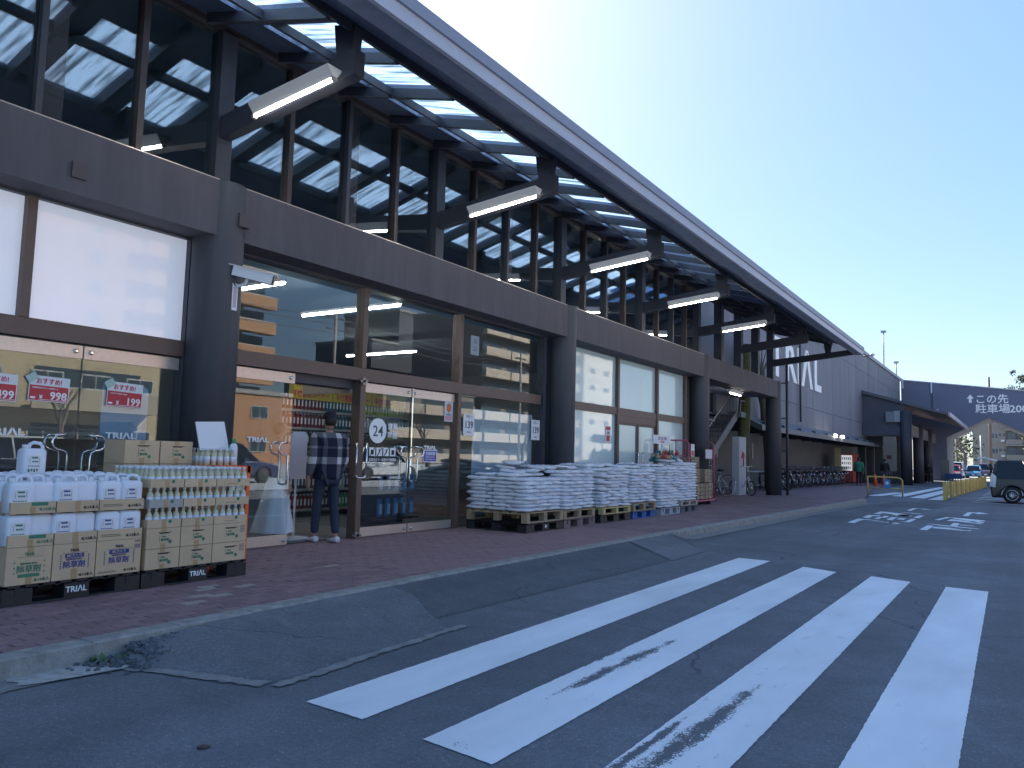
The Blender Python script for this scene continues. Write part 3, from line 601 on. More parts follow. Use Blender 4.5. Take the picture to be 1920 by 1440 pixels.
def wood_pallet(label, loc, m=None, w=1.08, d=1.08, h=.12, group=None):
    t = thing('pallet', label, 'pallet', loc, 0, group); m = m or M_wood
    for y0 in (0, w / 2 - .05, w - .1):
        for x0 in (-.1, -d / 2 - .05, -d): MB().box((x0, y0, .018), (x0 + .1, y0 + .1, h - .035)).build('block', m, t)
    for i in range(7): x0 = -.11 - i * (d - .11) / 6; MB().box((x0, 0, h - .017), (x0 + .105, w, h)).build('deck_board', m, t)
    for y0 in (0, w / 2 - .05, w - .1): MB().box((-d, y0, h - .035), (0, y0 + .1, h - .018)).build('stringer', m, t)
    MB().box((-.1, 0, 0), (0, w, .017)).build('bottom_board', m, t); MB().box((-d, 0, 0), (-d + .1, w, .017)).build('bottom_board', m, t)
    return t
plastic_pallet('black plastic pallet at the left edge under the cartons of jugs', (-6.2, 2.83, SW), M_black, logo='TRIΛL')
plastic_pallet('black plastic pallet under the cartons of small bottles', (-6.2, 3.905, SW), M_black, logo='TRIΛL')

# ================================================================ CARTONS, TRAYS, JUGS, BOTTLES
def carton_mesh(dx, dy, dz, nm='carton'):
    b = MB(); e = .003
    b.box((-dx, 0, 0), (0, dy, dz)); return b.mesh(nm, M_card)
def carton(label, loc, dx, dy, dz, style, group=None, side=False):
    t = thing('cardboard_carton', label, 'carton', loc, 0, group)
    MB().box((-dx, .002, .001), (0, dy - .002, dz - .001)).build('box', M_card, t)
    if style in ('green', 'blue', 'blue_wide'):
        ink = M_ink_g if style == 'green' else M_ink_b; X = .0015
        if style != 'blue_wide': MB().box((0, dy * .44, 0.002), (.001, dy * .58, dz * .3)).box((0, dy * .44, dz * .75), (.001, dy * .58, dz - .002)).build('tape', M_tape, t)
        text('TRIΛL', .028, M_ink_k if style != 'green' else ink, t, (X, dy * .5, dz * .78), FACE_X, .03, 'CENTER')
        MB().box((X, dy * .22, dz * .735), (X + .001, dy * .8, dz * .742)).build('rule', ink, t)
        if style != 'green':
            MB().box((X, dy * .28, dz * .60), (X + .001, dy * .72, dz * .72)).build('print_panel', M_ink_b, t); text('MCP入り', .03, M_card, t, (X + .0015, dy * .5, dz * .625), FACE_X, .01, 'CENTER')
        text('非農耕地用 除草に', .016, ink, t, (X, dy * .5, dz * .54), FACE_X, .0, 'CENTER')
        text('除草剤', .058, ink, t, (X, dy * .5, dz * .34), FACE_X, .015, 'CENTER')
        if style == 'green': MB().box((X, dy * .27, dz * .2), (X + .001, dy * .74, dz * .285)).build('print_panel', M_ink_g, t)
        for yq in (dy * .17, dy * .82):
            for kk in range(6): MB().box((X, yq, dz * (.30 + kk * .07)), (X + .001, yq + .009, dz * (.30 + kk * .07) + .011)).build('print_mark', ink, t) if kk % 2 == 0 or style != 'green' else None
        text('4L×3本入', .028, M_ink_k if style != 'green' else ink, t, (X, dy * .62, dz * .07), FACE_X, .02)
        if style == 'blue_wide':
            for zq in (.72, .9): MB().box((X, dy * .84, dz * zq), (X + .001, dy * .97, dz * (zq + (.12 if zq < .8 else .06)))).build('barcode', mat('barcode_grey', (.24, .18, .16), .6), t)
            for zq in (.07, .1): MB().box((X, dy * .06, dz * zq), (X + .001, dy * .45, dz * zq + .003)).build('rule', M_ink_k, t)
    elif style == 'small' or style == 'small_wide':
        X = .0015
        if style == 'small': MB().box((0, dy * .42, .002), (.001, dy * .57, dz * .25)).box((0, dy * .42, dz * .82), (.001, dy * .57, dz - .002)).build('tape', M_tape, t)
        for zq, a, c in ((.76, .34, .72), (.72, .38, .66)): MB().box((X, dy * a, dz * zq), (X + .001, dy * c, dz * zq + .006)).build('rule', M_ink_k, t)
        MB().box((X, dy * .38, dz * .3), (X + .001, dy * .39, dz * .65)).build('rule', M_ink_g, t)
        text('除草剤', .026, M_ink_g, t, (X, dy * .42, dz * .36), FACE_X, .02); text('500mL', .016, M_ink_g, t, (X, dy * .44, dz * .55))
        MB().lathe([(.016, 0), (.016, .001)], n=14).build('round_mark', M_ink_g, t, (X, dy * .7, dz * .3), (0, R(90), 0))
        if style == 'small_wide':
            for q in range(5): MB().box((X, dy * .8, dz * (.5 + q * .08)), (X + .001, dy * .95, dz * (.54 + q * .08))).build('barcode', mat('barcode_grey', (.24, .18, .16), .6), t)
    return t
def tray(label, loc, dx, dy, dz, style, group):
    t = thing('cardboard_tray', label, 'carton', loc, 0, group); h = .004
    b = MB().box((-dx, .003, 0), (0, dy - .003, h)).box((-h, .003, h), (0, dy - .003, dz)).box((-dx, .003, h), (-dx + h, dy - .003, dz)).box((-dx + h, .003, h), (-h, .003 + h, dz)).box((-dx + h, dy - .003 - h, h), (-h, dy - .003, dz)); b.build('tray', M_card if style != 'pale' else mat('pale_cardboard', (.42, .38, .36), .8), t)
    X = .0015
    if style in ('green', 'blue', 'blue_wide'):
        if style == 'green': MB().box((0, dy * .45, dz * .68), (.002, dy * .82, dz - .001)).build('print_panel', M_ink_g, t)
        if style != 'blue_wide': MB().box((0, dy * .42, .001), (.001, dy * .55, dz * .99 if style == 'blue' else dz * .62)).build('tape', M_tape, t)
        else:
            for zq in (.35, .5): MB().box((X, dy * .08, dz * zq), (X + .001, dy * .5, dz * zq + .004)).build('rule', M_ink_k, t)
        text('4L×3本入', .03, M_ink_k if style != 'green' else M_ink_g, t, (X, dy * .62, dz * .25), FACE_X, .02)
    else:
        if style != 'wide': MB().box((0, dy * .42, .001), (.001, dy * .55, dz * .98)).build('tape', M_tape, t)
        MB().lathe([(.016, 0), (.016, .001)], n=14).build('round_mark', M_ink_g, t, (X, dy * .66, dz * .72), (0, R(90), 0))
        if style == 'wide': MB().box((X, dy * .3, dz * .3), (X + .001, dy * .62, dz * .34)).build('rule', M_ink_k, t)
    return t
# 4 litre jug: bulged square body, sloped shoulder, cap, moulded handle with a hole
M_jug = mat('milky_jug_plastic', (.76, .79, .86), .38, var=.04, vscale=4)
M_label = mat('jug_label', (.72, .72, .74), .5)
def jug_mesh():
    b = MB(); W, D = .094, .066
    def ring(sx, sy, z, k=.28, ox=0., oy=0.):
        out = []
        for i in range(20):
            a = 2 * math.pi * (i + .5) / 20; c, s = math.cos(a), math.sin(a); e = .45
            out.append((ox + sx * math.copysign(abs(c) ** e, c), oy + sy * math.copysign(abs(s) ** e, s), z))
        return out
    rows = [ring(D * .9, W * .92, 0), ring(D, W, .012), ring(D * 1.0, W * 1.0, .10), ring(D, W, .195), ring(D * .95, W * .96, .213), ring(D * .7, W * .8, .228)]
    vs = [p for r in rows for p in r]; fs = []
    for i in range(len(rows) - 1):
        for k in range(20): fs.append((i * 20 + k, i * 20 + (k + 1) % 20, (i + 1) * 20 + (k + 1) % 20, (i + 1) * 20 + k))
    fs += [tuple(reversed(range(20))), tuple(range(100, 120))]
    b.add(vs, fs, 0, True)
    return b.mesh('bottle_body', M_jug)
J_body = jug_mesh()
J_handle = MB().tube([(0, -.03, .222), (0, -.022, .262), (0, .01, .275), (0, .06, .268), (0, .082, .245), (0, .085, .16), (0, .075, .11)], [.013, .013, .014, .014, .014, .013, .011], 8).mesh('handle', M_jug)
J_cap = MB().lathe([(.022, 0), (.022, .028), (.019, .031)], (0, -.06, .226), 14).mesh('cap', M_white)
def label_mesh(ink):
    b = MB(); X = .0665
    b.box((.06, -.07, .03), (X, .035, .17), 0)
    def r(y0, y1, z0, z1): b.box((X, y0, z0), (X + .0008, y1, z1), 1)
    r(-.05, .015, .163, .165); r(-.04, .01, .148, .160); r(-.055, -.053, .11, .155); r(.02, .022, .11, .155)
    for q in range(3): r(-.035 + q * .017, -.022 + q * .017, .118, .131)
    for q in range(6): r(-.066 + q * .016, -.055 + q * .016, .085, .093)
    for q in range(4): r(-.066 + q * .022, -.052 + q * .022, .042 + (q % 2) * .006, .068)
    return b.mesh('label', [M_label, ink])
J_lab = {'green': label_mesh(M_ink_g), 'blue': label_mesh(M_ink_b)}
def jug(label, loc, rz_, ink, group='white jugs standing in the cardboard trays'):
    t = thing('jug', label, 'jug', loc, rz_ + rnd.uniform(-.06, .06), group)
    link('bottle_body', J_body, t); link('handle', J_handle, t); link('cap', J_cap, t); link('label', J_lab[ink], t)
    return t
RW = ['front', 'second', 'third', 'fourth', 'fifth', 'sixth', 'seventh', 'eighth']
cols1 = [(2.84, 3.165, 'green'), (3.17, 3.50, 'blue'), (3.505, 3.885, 'blue_wide')]
cw = ['left', 'middle', 'right']
for i, (y0, y1, st) in enumerate(cols1):
    for d in range(3):
        carton(f"large weedkiller carton on the left pallet, {cw[i]} column, {['front', 'second', 'back'][d]} row", (-6.2 - d * .35, y0, SW + .15), .345, y1 - y0, .275, st if d == 0 else 'plain', 'large cartons on the left pallet')
    for lv, z in ((0, SW + .427), (1, SW + .67)):
        for d in range(3):
            if lv == 0 and d > 1: pass
            tray(f"cut-down carton of jugs, {['lower', 'upper'][lv]} tier, {cw[i]} column, {['front', 'second', 'back'][d]} row", (-6.2 - d * .35, y0, z), .345, y1 - y0, .085, st if d == 0 else 'plain', 'open trays of jugs')
            for k in range(2):
                for e in range(2):
                    if lv == 0 and (d > 0 or e > 0) and not (i == 0 and d < 2): 
                        if e > 0 or d > 1: continue
                    yy_ = y0 + (y1 - y0) * (.27 + .48 * k)
                    rr = 0 if (k == 0 or i == 2) else R(180)
                    jug(f"white jug, {['lower', 'upper'][lv]} tier, {cw[i]} tray, {['left', 'right'][k]} side, {RW[d * 2 + e]} row", (-6.278 - (.03 if rr else 0) - d * .35 - e * .165, yy_, z + .005), rr, 'green' if st == 'green' else 'blue')
jug('single white jug standing above the others in the middle of the left pallet', (-6.62, 3.16, SW + .67 + .255), .1, 'green')
# small bottles
M_pet = mat('pale_yellow_bottle', (.55, .50, .33), .25, coat=.5); M_plabel = mat('bottle_label', (.68, .72, .78), .5, var=.1, vscale=90)
def small_bottle(juice):
    b = MB().lathe([(.026, 0), (.0285, .006), (.0285, .10), (.026, .112), (.012, .135), (.012, .142)], n=12); return b.mesh('bottle_body', juice)
B_body = small_bottle(M_pet); B_cap = MB().lathe([(.0145, .142), (.0145, .168), (.013, .17)], n=10).mesh('cap', M_white); B_lab = MB().lathe([(.0291, .03), (.0291, .088)], n=12).mesh('label', M_plabel)
def bottle(label, loc, group='small bottles in the cardboard trays'):
    t = thing('bottle', label, 'bottle', loc, rnd.uniform(0, 6), group); link('bottle_body', B_body, t); link('cap', B_cap, t); link('label', B_lab, t); return t
LAYC = ['bottom', 'second', 'third', 'fourth', 'topmost']
cols2 = [(3.925, 4.245), (4.25, 4.575), (4.58, 4.945)]
for i, (y0, y1) in enumerate(cols2):
    for lv in range(2):
        for d in range(3): carton(f"bottle carton, {['bottom', 'second'][lv]} layer, {cw[i]} column of right pallet, {['front', 'second', 'back'][d]} row", (-6.2 - d * .33, y0, SW + .15 + lv * .174), .325, y1 - y0, .172, ('small_wide' if i == 2 else 'small') if d == 0 else 'plain', 'bottle cartons on the right pallet')
    for lv in range(3):
        z = SW + .498 + lv * .172
        for d in range(3): 
            if lv < 2 and d > 0:
                carton(f"closed bottle carton, {['lower', 'upper'][lv]} tier of right stack, {cw[i]} column, {['', 'middle', 'rear'][d]} row", (-6.2 - d * .33, y0, z), .325, y1 - y0, .170, 'plain', 'bottle cartons on the right pallet'); continue
            if d == 2 and lv == 2: continue
            tray(f"shallow bottle tray, {['lowest', 'middle', 'top'][lv]} tier, {cw[i]} column, {['front', 'second'][d]} row", (-6.2 - d * .33 + (.012 if lv else 0), y0, z), .325, y1 - y0, .072, 'wide' if i == 2 else ('pale' if (lv == 1 and i != 1) else 'small'), 'open trays of small bottles')
            for e in range(4 if lv == 2 else 1):
                for k in range(5):
                    bottle(f"small bottle, {['lowest', 'middle', 'top'][lv]} tier, {cw[i]} tray, {['first', 'second', 'third', 'fourth', 'fifth'][k]} from left, {RW[d * 4 + e]} row", (-6.2 - d * .33 - .038 - e * .066 + rnd.uniform(-.004, .004), y0 + (y1 - y0) * (.1 + .2 * k), z + .005))
for i, y0 in enumerate((4.08, 4.435)):
    for lv in range(5):
        carton(f"plain carton in rear stack, {['left', 'right'][i]} column, {LAYC[lv]} layer", (-6.865 if False else -6.87, y0, SW + .15 + lv * .22), .34, .345, .218, 'small' if lv > 2 else 'plain', 'cartons stacked at the back of the right pallet')
M_orange = mat('orange_plastic', (.85, .13, .02), .45)
t = thing('orange_rack', 'bright orange plastic rack standing behind the trays of bottles', 'rack', (-6.9, 4.82, SW))
for x in (-.3, .3):
    for y in (0, .42): MB().box((x - .02, y - .02, 0), (x + .02, y + .02, 1.02)).build('leg', M_orange, t)
MB().box((-.32, -.03, .95), (.32, .45, 1.02)).build('top', M_orange, t); MB().box((-.3, 0, .4), (.3, .42, .43)).build('shelf', M_orange, t)
kx_ = 0
for a_ in range(4):
    for b_ in range(5):
        bottle(f"small bottle on the orange rack, {RW[a_]} row, {['first', 'second', 'third', 'fourth', 'fifth'][b_]} from left", (-6.72 - a_ * .07, 4.84 + b_ * .075, SW + 1.02), 'small bottles on the orange rack')
def spray(label, loc, mc, mb, s=1.):
    t = thing('bottle', label, 'bottle', loc); MB().lathe([(.04 * s, 0), (.045 * s, .01), (.045 * s, .2 * s), (.035 * s, .235 * s), (.018 * s, .25 * s)], n=14).build('bottle_body', mb, t); MB().lathe([(.022 * s, .25 * s), (.022 * s, .3 * s)], n=12).build('cap', mc, t); return t
spray('tall white bottle with green cap beside the tilted white board', (-6.78, 5.19, SW + 1.02), mat('green_cap', (.03, .3, .1), .5), M_white, .9)
spray('pinkish bottle under the tilted white board, left one', (-6.9, 4.98, SW + 1.02), M_white, mat('pink_bottle', (.6, .45, .52), .4), .75); spray('pinkish bottle under the tilted white board, right one', (-6.9, 5.09, SW + 1.02), M_white, mat('pink_bottle', (.6, .45, .52), .4), .75)
t = thing('price_board', 'blank white board tilted back on a thin stand above the bottles', 'sign', (-6.85, 4.98, SW + 1.02))
MB().box((-.005, -.19, .15), (.005, .19, .44), rot=Euler((R(3), R(-14), R(8))).to_matrix()).build('board', M_white, t)
for y in (-.15, .13): MB().tube([(0, y, 0), (0, y, .2)], .004, 6).build('stand_rod', M_chrome, t)

# ================================================================ SACKS
M_sack = mat('sack_plastic', (.82, .84, .89), .42, var=.05, vscale=14)
def sack_printed(nm, ink):
    m, n, b = nodes_mat(nm); L = n.links; tc = n.nodes.new('ShaderNodeTexCoord'); sp = n.nodes.new('ShaderNodeSeparateXYZ'); L.new(tc.outputs['Object'], sp.inputs[0])
    nz = n.nodes.new('ShaderNodeTexNoise'); nz.inputs['Scale'].default_value = 22; nz.inputs['Detail'].default_value = 4; mp = n.nodes.new('ShaderNodeMapping'); mp.inputs['Scale'].default_value = (1, 1.6, 3); L.new(tc.outputs['Object'], mp.inputs[0]); L.new(mp.outputs[0], nz.inputs['Vector'])
    def cmp(src, op, v):
        q = n.nodes.new('ShaderNodeMath'); q.operation = op; L.new(src, q.inputs[0]); q.inputs[1].default_value = v; return q.outputs[0]
    def mul(a, c):
        q = n.nodes.new('ShaderNodeMath'); q.operation = 'MULTIPLY'; L.new(a, q.inputs[0]); L.new(c, q.inputs[1]); return q.outputs[0]
    band = mul(cmp(cmp(sp.outputs[0], 'ABSOLUTE', 0), 'LESS_THAN', .085), cmp(cmp(sp.outputs[1], 'ABSOLUTE', 0), 'LESS_THAN', .14))
    msk = mul(band, mul(cmp(sp.outputs[2], 'GREATER_THAN', .052), cmp(nz.outputs[0], 'GREATER_THAN', .47)))
    mx = n.nodes.new('ShaderNodeMix'); mx.data_type = 'RGBA'; L.new(msk, mx.inputs[0]); mx.inputs[6].default_value = (.82, .84, .89, 1); mx.inputs[7].default_value = (*ink, 1); L.new(mx.outputs[2], b.inputs['Base Color']); b.inputs['Roughness'].default_value = .42
    return m
M_sackr = sack_printed('sack_red_print', (.35, .02, .05)); M_sackb = sack_printed('sack_blue_print', (.07, .1, .3))
SMESH = []
for v in range(8):
    b = MB(); nx, ny = 11, 15; lx, ly = .152, .212; r_ = random.Random(v + 40)
    ph = [r_.uniform(0, 6.28) for _ in range(6)]
    def P(i, j, s):
        u = -1 + 2 * i / (nx - 1); w_ = -1 + 2 * j / (ny - 1)
        e = (1 - abs(u) ** 3.5) * (1 - abs(w_) ** 5); e = max(e, 0) ** .6
        pinch = 1 - .16 * abs(w_) ** 6
        x = u * lx * (1 + .025 * math.sin(5 * w_ + ph[0])) * pinch; y = w_ * ly * (1 + .02 * math.sin(6 * u + ph[1])) * (1 - .10 * abs(u) ** 6)
        z = .034 + s * .0325 * e * (1 + .10 * math.sin(9 * w_ + ph[2]) * math.cos(4 * u + ph[3])) + .004 * math.sin(3.5 * u + ph[4]) * math.cos(5 * w_ + ph[5]) + s * e * .004 * math.sin(23 * w_ + 9 * u + ph[1])
        return (x, y, z)
    vs = [P(i, j, 1) for i in range(nx) for j in range(ny)] + [P(i, j, -1) for i in range(nx) for j in range(ny)]; N = nx * ny; fs = []
    for i in range(nx - 1):
        for j in range(ny - 1):
            a = i * ny + j; fs.append((a, a + ny, a + ny + 1, a + 1)); fs.append((N + a, N + a + 1, N + a + ny + 1, N + a + ny))
    edge = [i * ny for i in range(nx)] + [(nx - 1) * ny + j for j in range(1, ny)] + [i * ny + ny - 1 for i in range(nx - 2, -1, -1)] + [j for j in range(ny - 2, 0, -1)]
    for a, c in zip(edge, edge[1:] + edge[:1]): fs.append((a, c, N + c, N + a))
    b.add(vs, fs, 0, True)
    for mm in (M_sack, M_sackr, M_sackb): SMESH.append(b.mesh('sack', mm))
nsack = 0; LAY = ['bottom', 'second', 'third', 'fourth', 'fifth', 'sixth', 'seventh', 'eighth', 'ninth', 'tenth', 'eleventh', 'twelfth', 'thirteenth', 'fourteenth', 'fifteenth']
def sack(label, x, y, z, rzz, pr=0, tilt=(0, 0), sc=1.):
    global nsack
    o = link('sack', SMESH[rnd.randrange(8) * 3 + pr], None, (x, y, z)); o.rotation_euler = (tilt[0], tilt[1], rzz + rnd.uniform(-.05, .05)); o.scale = (rnd.uniform(.97, 1.04) * sc, rnd.uniform(.97, 1.03) * sc, rnd.uniform(.95, 1.05))
    one(o, label, 'sack', 'white sacks stacked on the pallets'); nsack += 1; return o
def stack(nm, y0, y1, x0, z0, layers, side=True, dz=.0585, messy=0., n_in=0):
    w_ = y1 - y0
    for l in range(layers):
        z = z0 + l * dz; A = l % 2 == 0
        widths = ([.27, .42, .42] if A else [.42, .42, .27]) if w_ > 1.0 else [.42, w_ - .42]
        tot = sum(widths); sc = w_ / tot; yy_ = y0
        for k, wd_ in enumerate(widths):
            endon = wd_ < .35; yc = yy_ + wd_ * sc / 2; yy_ += wd_ * sc
            depth = .215 if endon else .15
            mz = rnd.uniform(-messy, messy)
            sack(f"white sack, {['first', 'second', 'third'][k]} from left, front face, {LAY[l]} layer, {nm}", x0 - depth + rnd.uniform(-.022, .018) + (rnd.uniform(-.04, .01) if messy else 0), yc, z, (R(90) if endon else 0) + mz, (1 if rnd.random() < .03 else (2 if rnd.random() < .3 else 0)), (mz * .6, 0), sc if not endon else 1)
        if side:
            for k in range(2):
                xx = x0 - (.60 + k * .40 if A else .48 + k * .42)
                sack(f"white sack, left side, {['road', 'window'][k]} end, {LAY[l]} layer, {nm}", xx, y0 + .155 + rnd.uniform(-.01, .01), z, R(90), 2 if rnd.random() < .4 else 0)
    zt = z0 + layers * dz
    return zt
def toplayer(nm, y0, y1, x0, z, rows=2, first=True):
    n = max(2, round((y1 - y0) / .4)); q = 0
    for r in range(rows):
        for k in range(n):
            q += 1
            sack(f"white sack on top, {['first', 'second', 'third', 'fourth'][k]} from left, {['front', 'rear'][r]} row, {nm}", x0 - .5 - r * .42, y0 + (k + .5) * (y1 - y0) / n, z + rnd.uniform(-.01, .02), R(90) * (r % 2), 1 if rnd.random() < .25 else 2, (rnd.uniform(-.05, .05), rnd.uniform(-.08, .08)))
P1, P2, P3, P4, P5, P6 = 'leftmost stack', 'stack on mauve pallet', 'stack on yellow wood', 'stack over blue pallet', 'stack on grey plastic', 'rightmost stack'
FXX = -6.4
plastic_pallet('black plastic pallet at the bottom of the leftmost sack stack', (FXX, 10.34, SW), M_black, 1.16, 1.15, .145, '●')
wood_pallet('weathered wooden pallet directly under the leftmost stack of sacks', (FXX, 10.34, SW + .147), None, 1.16, 1.15, .165)
z = stack(P1, 10.33, 11.48, FXX, .435, 9); toplayer(P1, 10.4, 11.45, FXX, z - .06 * 0, 2)
for k, (x, y, zq, pr) in enumerate(((-6.95, 10.75, .06, 1), (-6.9, 11.15, .065, 1), (-7.2, 10.9, .12, 1), (-6.85, 11.3, .12, 0), (-7.25, 11.3, .18, 1), (-7.1, 10.95, .20, 1))):
    sack(f"loose red printed sack heaped on the leftmost stack, {['lowest left', 'lowest right', 'middle rear', 'middle right', 'upper rear', 'topmost'][k]}", x, y, z + zq, rnd.uniform(0, 3), pr, (rnd.uniform(-.12, .12), rnd.uniform(-.1, .1)))
M_bpal = mat('mauve_brown_plastic', (.17, .12, .13), .6, var=.1)
plastic_pallet('mauve brown plastic pallet at the bottom of the second sack stack', (FXX, 11.53, SW), M_bpal, 1.13, 1.12, .15)
wood_pallet('wooden pallet between the mauve brown pallet and the second stack of sacks', (FXX, 11.52, SW + .152), None, 1.14, 1.12, .14)
z = stack(P2, 11.5, 12.68, FXX, .41, 11, False, .061); toplayer(P2, 11.5, 12.65, FXX, z, 2)
plastic_pallet('charcoal plastic pallet at the bottom below the yellow wooden one', (FXX - .03, 12.95, SW), M_black, 1.3, 1.12, .15)
wood_pallet('bright yellowish new wooden pallet under the third stack of sacks', (FXX, 12.99, SW + .152), mat('yellow_new_wood', (.55, .43, .2), .75, var=.12, vscale=12), 1.2, 1.12, .12)
z = stack(P3, 12.98, 14.28, FXX - .02, .39, 12, True, .061, .12); toplayer(P3, 13.0, 14.2, FXX, z, 2)
plastic_pallet('bright blue plastic pallet under the fourth stack of sacks', (FXX - .03, 14.36, SW), mat('blue_plastic', (.02, .10, .36), .45), 1.12, 1.12, .15)
wood_pallet('worn wooden pallet lying on the bright blue pallet', (FXX, 14.33, SW + .152), None, 1.12, 1.12, .15)
z = stack(P4, 14.34, 15.5, FXX, .425, 11, False, .061, .05); toplayer(P4, 14.35, 15.45, FXX, z, 2)
plastic_pallet('light grey plastic pallet under the fifth stack of sacks', (FXX, 15.76, SW), mat('grey_plastic', (.34, .36, .42), .6), 1.1, 1.1, .15)
z = stack(P5, 15.74, 16.9, FXX, SW + .15, 14, True, .062, .04); toplayer(P5, 15.8, 16.85, FXX, z, 2)
plastic_pallet('dark grey plastic pallet at the bottom of the rightmost sack stack', (FXX, 16.94, SW), mat('dark_grey_plastic', (.1, .1, .12), .6), 1.08, 1.1, .15)
wood_pallet('pale wooden pallet on the dark grey one under the rightmost sacks', (FXX, 16.94, SW + .152), mat('pale_pallet_wood', (.42, .37, .31), .8, var=.15), 1.06, 1.1, .1)
z = stack(P6, 16.93, 18.02, FXX, .375, 14, False, .062, .0); toplayer(P6, 16.95, 18.0, FXX, z, 1)
ztop6 = z
# ================================================================ STICKERS AND PRICE CARDS ON THE GLASS
M_paper = mat('white_paper', (.72, .72, .74), .7); M_cardred = mat('card_red', (.50, .035, .05), .5); M_grn = mat('card_green', (.1, .35, .2), .6)
def price_card(label, y0, z0, price, line, w_=.37, h=.24, tiltx=0.):
    t = thing('price_card', label, 'price card', (-7.882, y0, z0), 0, 'red and white price cards taped to the left glass doors'); t.rotation_euler = (R(tiltx), 0, 0)
    MB().box((-.002, 0, 0), (0, w_, h)).build('card', M_paper, t); MB().box((0, .008, .008), (.0012, w_ - .008, h * .62)).build('red_field', M_cardred, t)
    text('おすすめ!', .062, M_magenta, t, (.001, w_ * .16, h * .71), FACE_X, .02, sx=.9)
    text(line, .017, M_wtxt, t, (.0022, .03, h * .5), FACE_X, .01); text('¥', .05, M_wtxt, t, (.0022, w_ * .27, h * .1), FACE_X, .02)
    text(price, .105, M_wtxt, t, (.0022, w_ * .95, h * .1), FACE_X, .02, 'RIGHT'); MB().box((.0012, .02, .022), (.002, .065, .04)).build('small_box', M_wtxt, t)
    MB().box((.0012, w_ * .25, .016), (.002, w_ * .97, .02)).build('rule', M_wtxt, t)
    MB().box((.001, -.03, h - .06), (.004, .07, h + .015), rot=Euler((R(35), 0, 0)).to_matrix()).build('tape_tag', mat('pale_green_tag', (.4, .55, .48), .6), t)
price_card('red price card reading 998 on the left glass door', 3.68, 1.72, '998', '非農耕地用 MCP入り除草剤  4L', tiltx=-1.5)
price_card('red price card reading 199 on the glass above the rear cartons', 4.44, 1.72, '199', 'のびのび  除草剤  300ml', .38, .25, -2)
price_card('red price card reading 499 cut by the left edge of the photo', 3.2, 1.70, '499', '除草剤   4L', .37, .25, -1)
def decal(label, name='window_lettering', cat='lettering', loc=(0, 0, 0)): return thing(name, label, cat, loc)
for (y, z, s, lb) in ((3.33, 1.385, .088, 'white block lettering on the leftmost glass door beside the price cards'), (4.46, 1.385, .083, 'white block lettering on the glass just above the rear cartons'), (6.22, 1.40, .083, 'white block lettering on the closed glass door left of the entrance'), (9.60, 1.375, .078, 'white block lettering above the purple notice on the rightmost door')):
    t = decal(lb, loc=(-7.888, y, z)); text('TRIΛL', s, M_wtxt, t, (0, 0, 0), FACE_X, .035, sx=1.5)
t = thing('window_poster', 'large pale blue rounded poster behind the glass above the rear cartons', 'poster', (-7.93, 4.42, 1.35)); MB().prism([(0, 0), (.5, 0), (.5, .52), (.48, .57), (.42, .6), (0, .6)], lambda y, z: (0, y, z), lambda y, z: (.004, y, z)).build('sheet', mat('pale_blue_poster', (.42, .52, .66), .6), t)
t = decal('round white 24 hours sticker with characters on the glass door right of the man', loc=(-7.888, 8.36, 1.44))
MB().lathe([(.18, 0), (.18, .001)], n=40).build('disc', M_wtxt, t, (0, .17, .18), (0, R(90), 0)); text('24', .22, mat('dark_numeral', (.06, .09, .1), .5), t, (.003, .172, .10), FACE_X, .005, 'CENTER')
text('営業', .105, M_wtxt, t, (0, .38, .21), FACE_X, .02); text('時間', .105, M_wtxt, t, (0, .38, .085), FACE_X, .02)
t = decal('four white prohibition pictograms above white notice text on the glass door', 'pictogram_sticker', 'sticker', (-7.888, 8.37, 1.12))
for k in range(4):
    y = k * .145; MB().box((0, y, .13), (.001, y + .12, .25)).build('square', M_wtxt, t); MB().box((.0012, y + .03, .15), (.002, y + .09, .22)).build('symbol', M_ink_k, t) if k in (0, 3) else MB().tube([(.002, y + .03, .15), (.002, y + .07, .19), (.002, y + .05, .23)], .008, 5).build('symbol', M_ink_k, t)
    if k < 3: MB().box((.002, y + .055, .115), (.003, y + .068, .265), rot=Euler((R(-38), 0, 0)).to_matrix()).build('slash', M_ink_k, t)
text('防犯カメラ・防犯タグ設置店', .048, M_wtxt, t, (0, 0, .06), FACE_X, .015, sx=.92); text('18歳未満および高校生の', .03, M_wtxt, t, (0, 0, .01), FACE_X, .005); text('深夜の入店はお断りいたします。', .03, M_wtxt, t, (0, 0, -.035), FACE_X, .005)
t = thing('notice', 'small purple notice with white frame under the lettering on the rightmost door', 'notice', (-7.888, 9.60, 1.17)); MB().box((0, 0, 0), (.001, .33, .19)).build('frame', M_wtxt, t); MB().box((.001, .012, .012), (.002, .318, .178)).build('panel', mat('notice_purple', (.07, .06, .35), .5), t)
text('営業時間', .06, M_wtxt, t, (.003, .165, .11), FACE_X, .01, 'CENTER'); text('駐車場のご案内です', .026, M_wtxt, t, (.003, .165, .07), FACE_X, .0, 'CENTER'); text('ご協力をお願いします', .026, M_wtxt, t, (.003, .165, .035), FACE_X, .0, 'CENTER')
t = thing('security_sticker', 'tall blue and red security sticker at the top right of the rightmost door', 'sticker', (-7.888, 10.1, 1.84)); MB().box((0, 0, 0), (.001, .22, .33)).build('sheet', mat('sticker_pale', (.5, .6, .66), .5), t); MB().prism([(.05, .18), (.11, .14), (.17, .18), (.17, .27), (.11, .3), (.05, .27)], lambda y, z: (.001, y, z), lambda y, z: (.002, y, z)).build('shield', mat('shield_orange', (.6, .15, .05), .5), t); MB().box((.001, .02, .02), (.002, .2, .09)).build('band', mat('band_pink', (.6, .3, .28), .5), t); text('ALSOK', .04, M_ink_b, t, (.002, .11, .10), FACE_X, .02, 'CENTER')
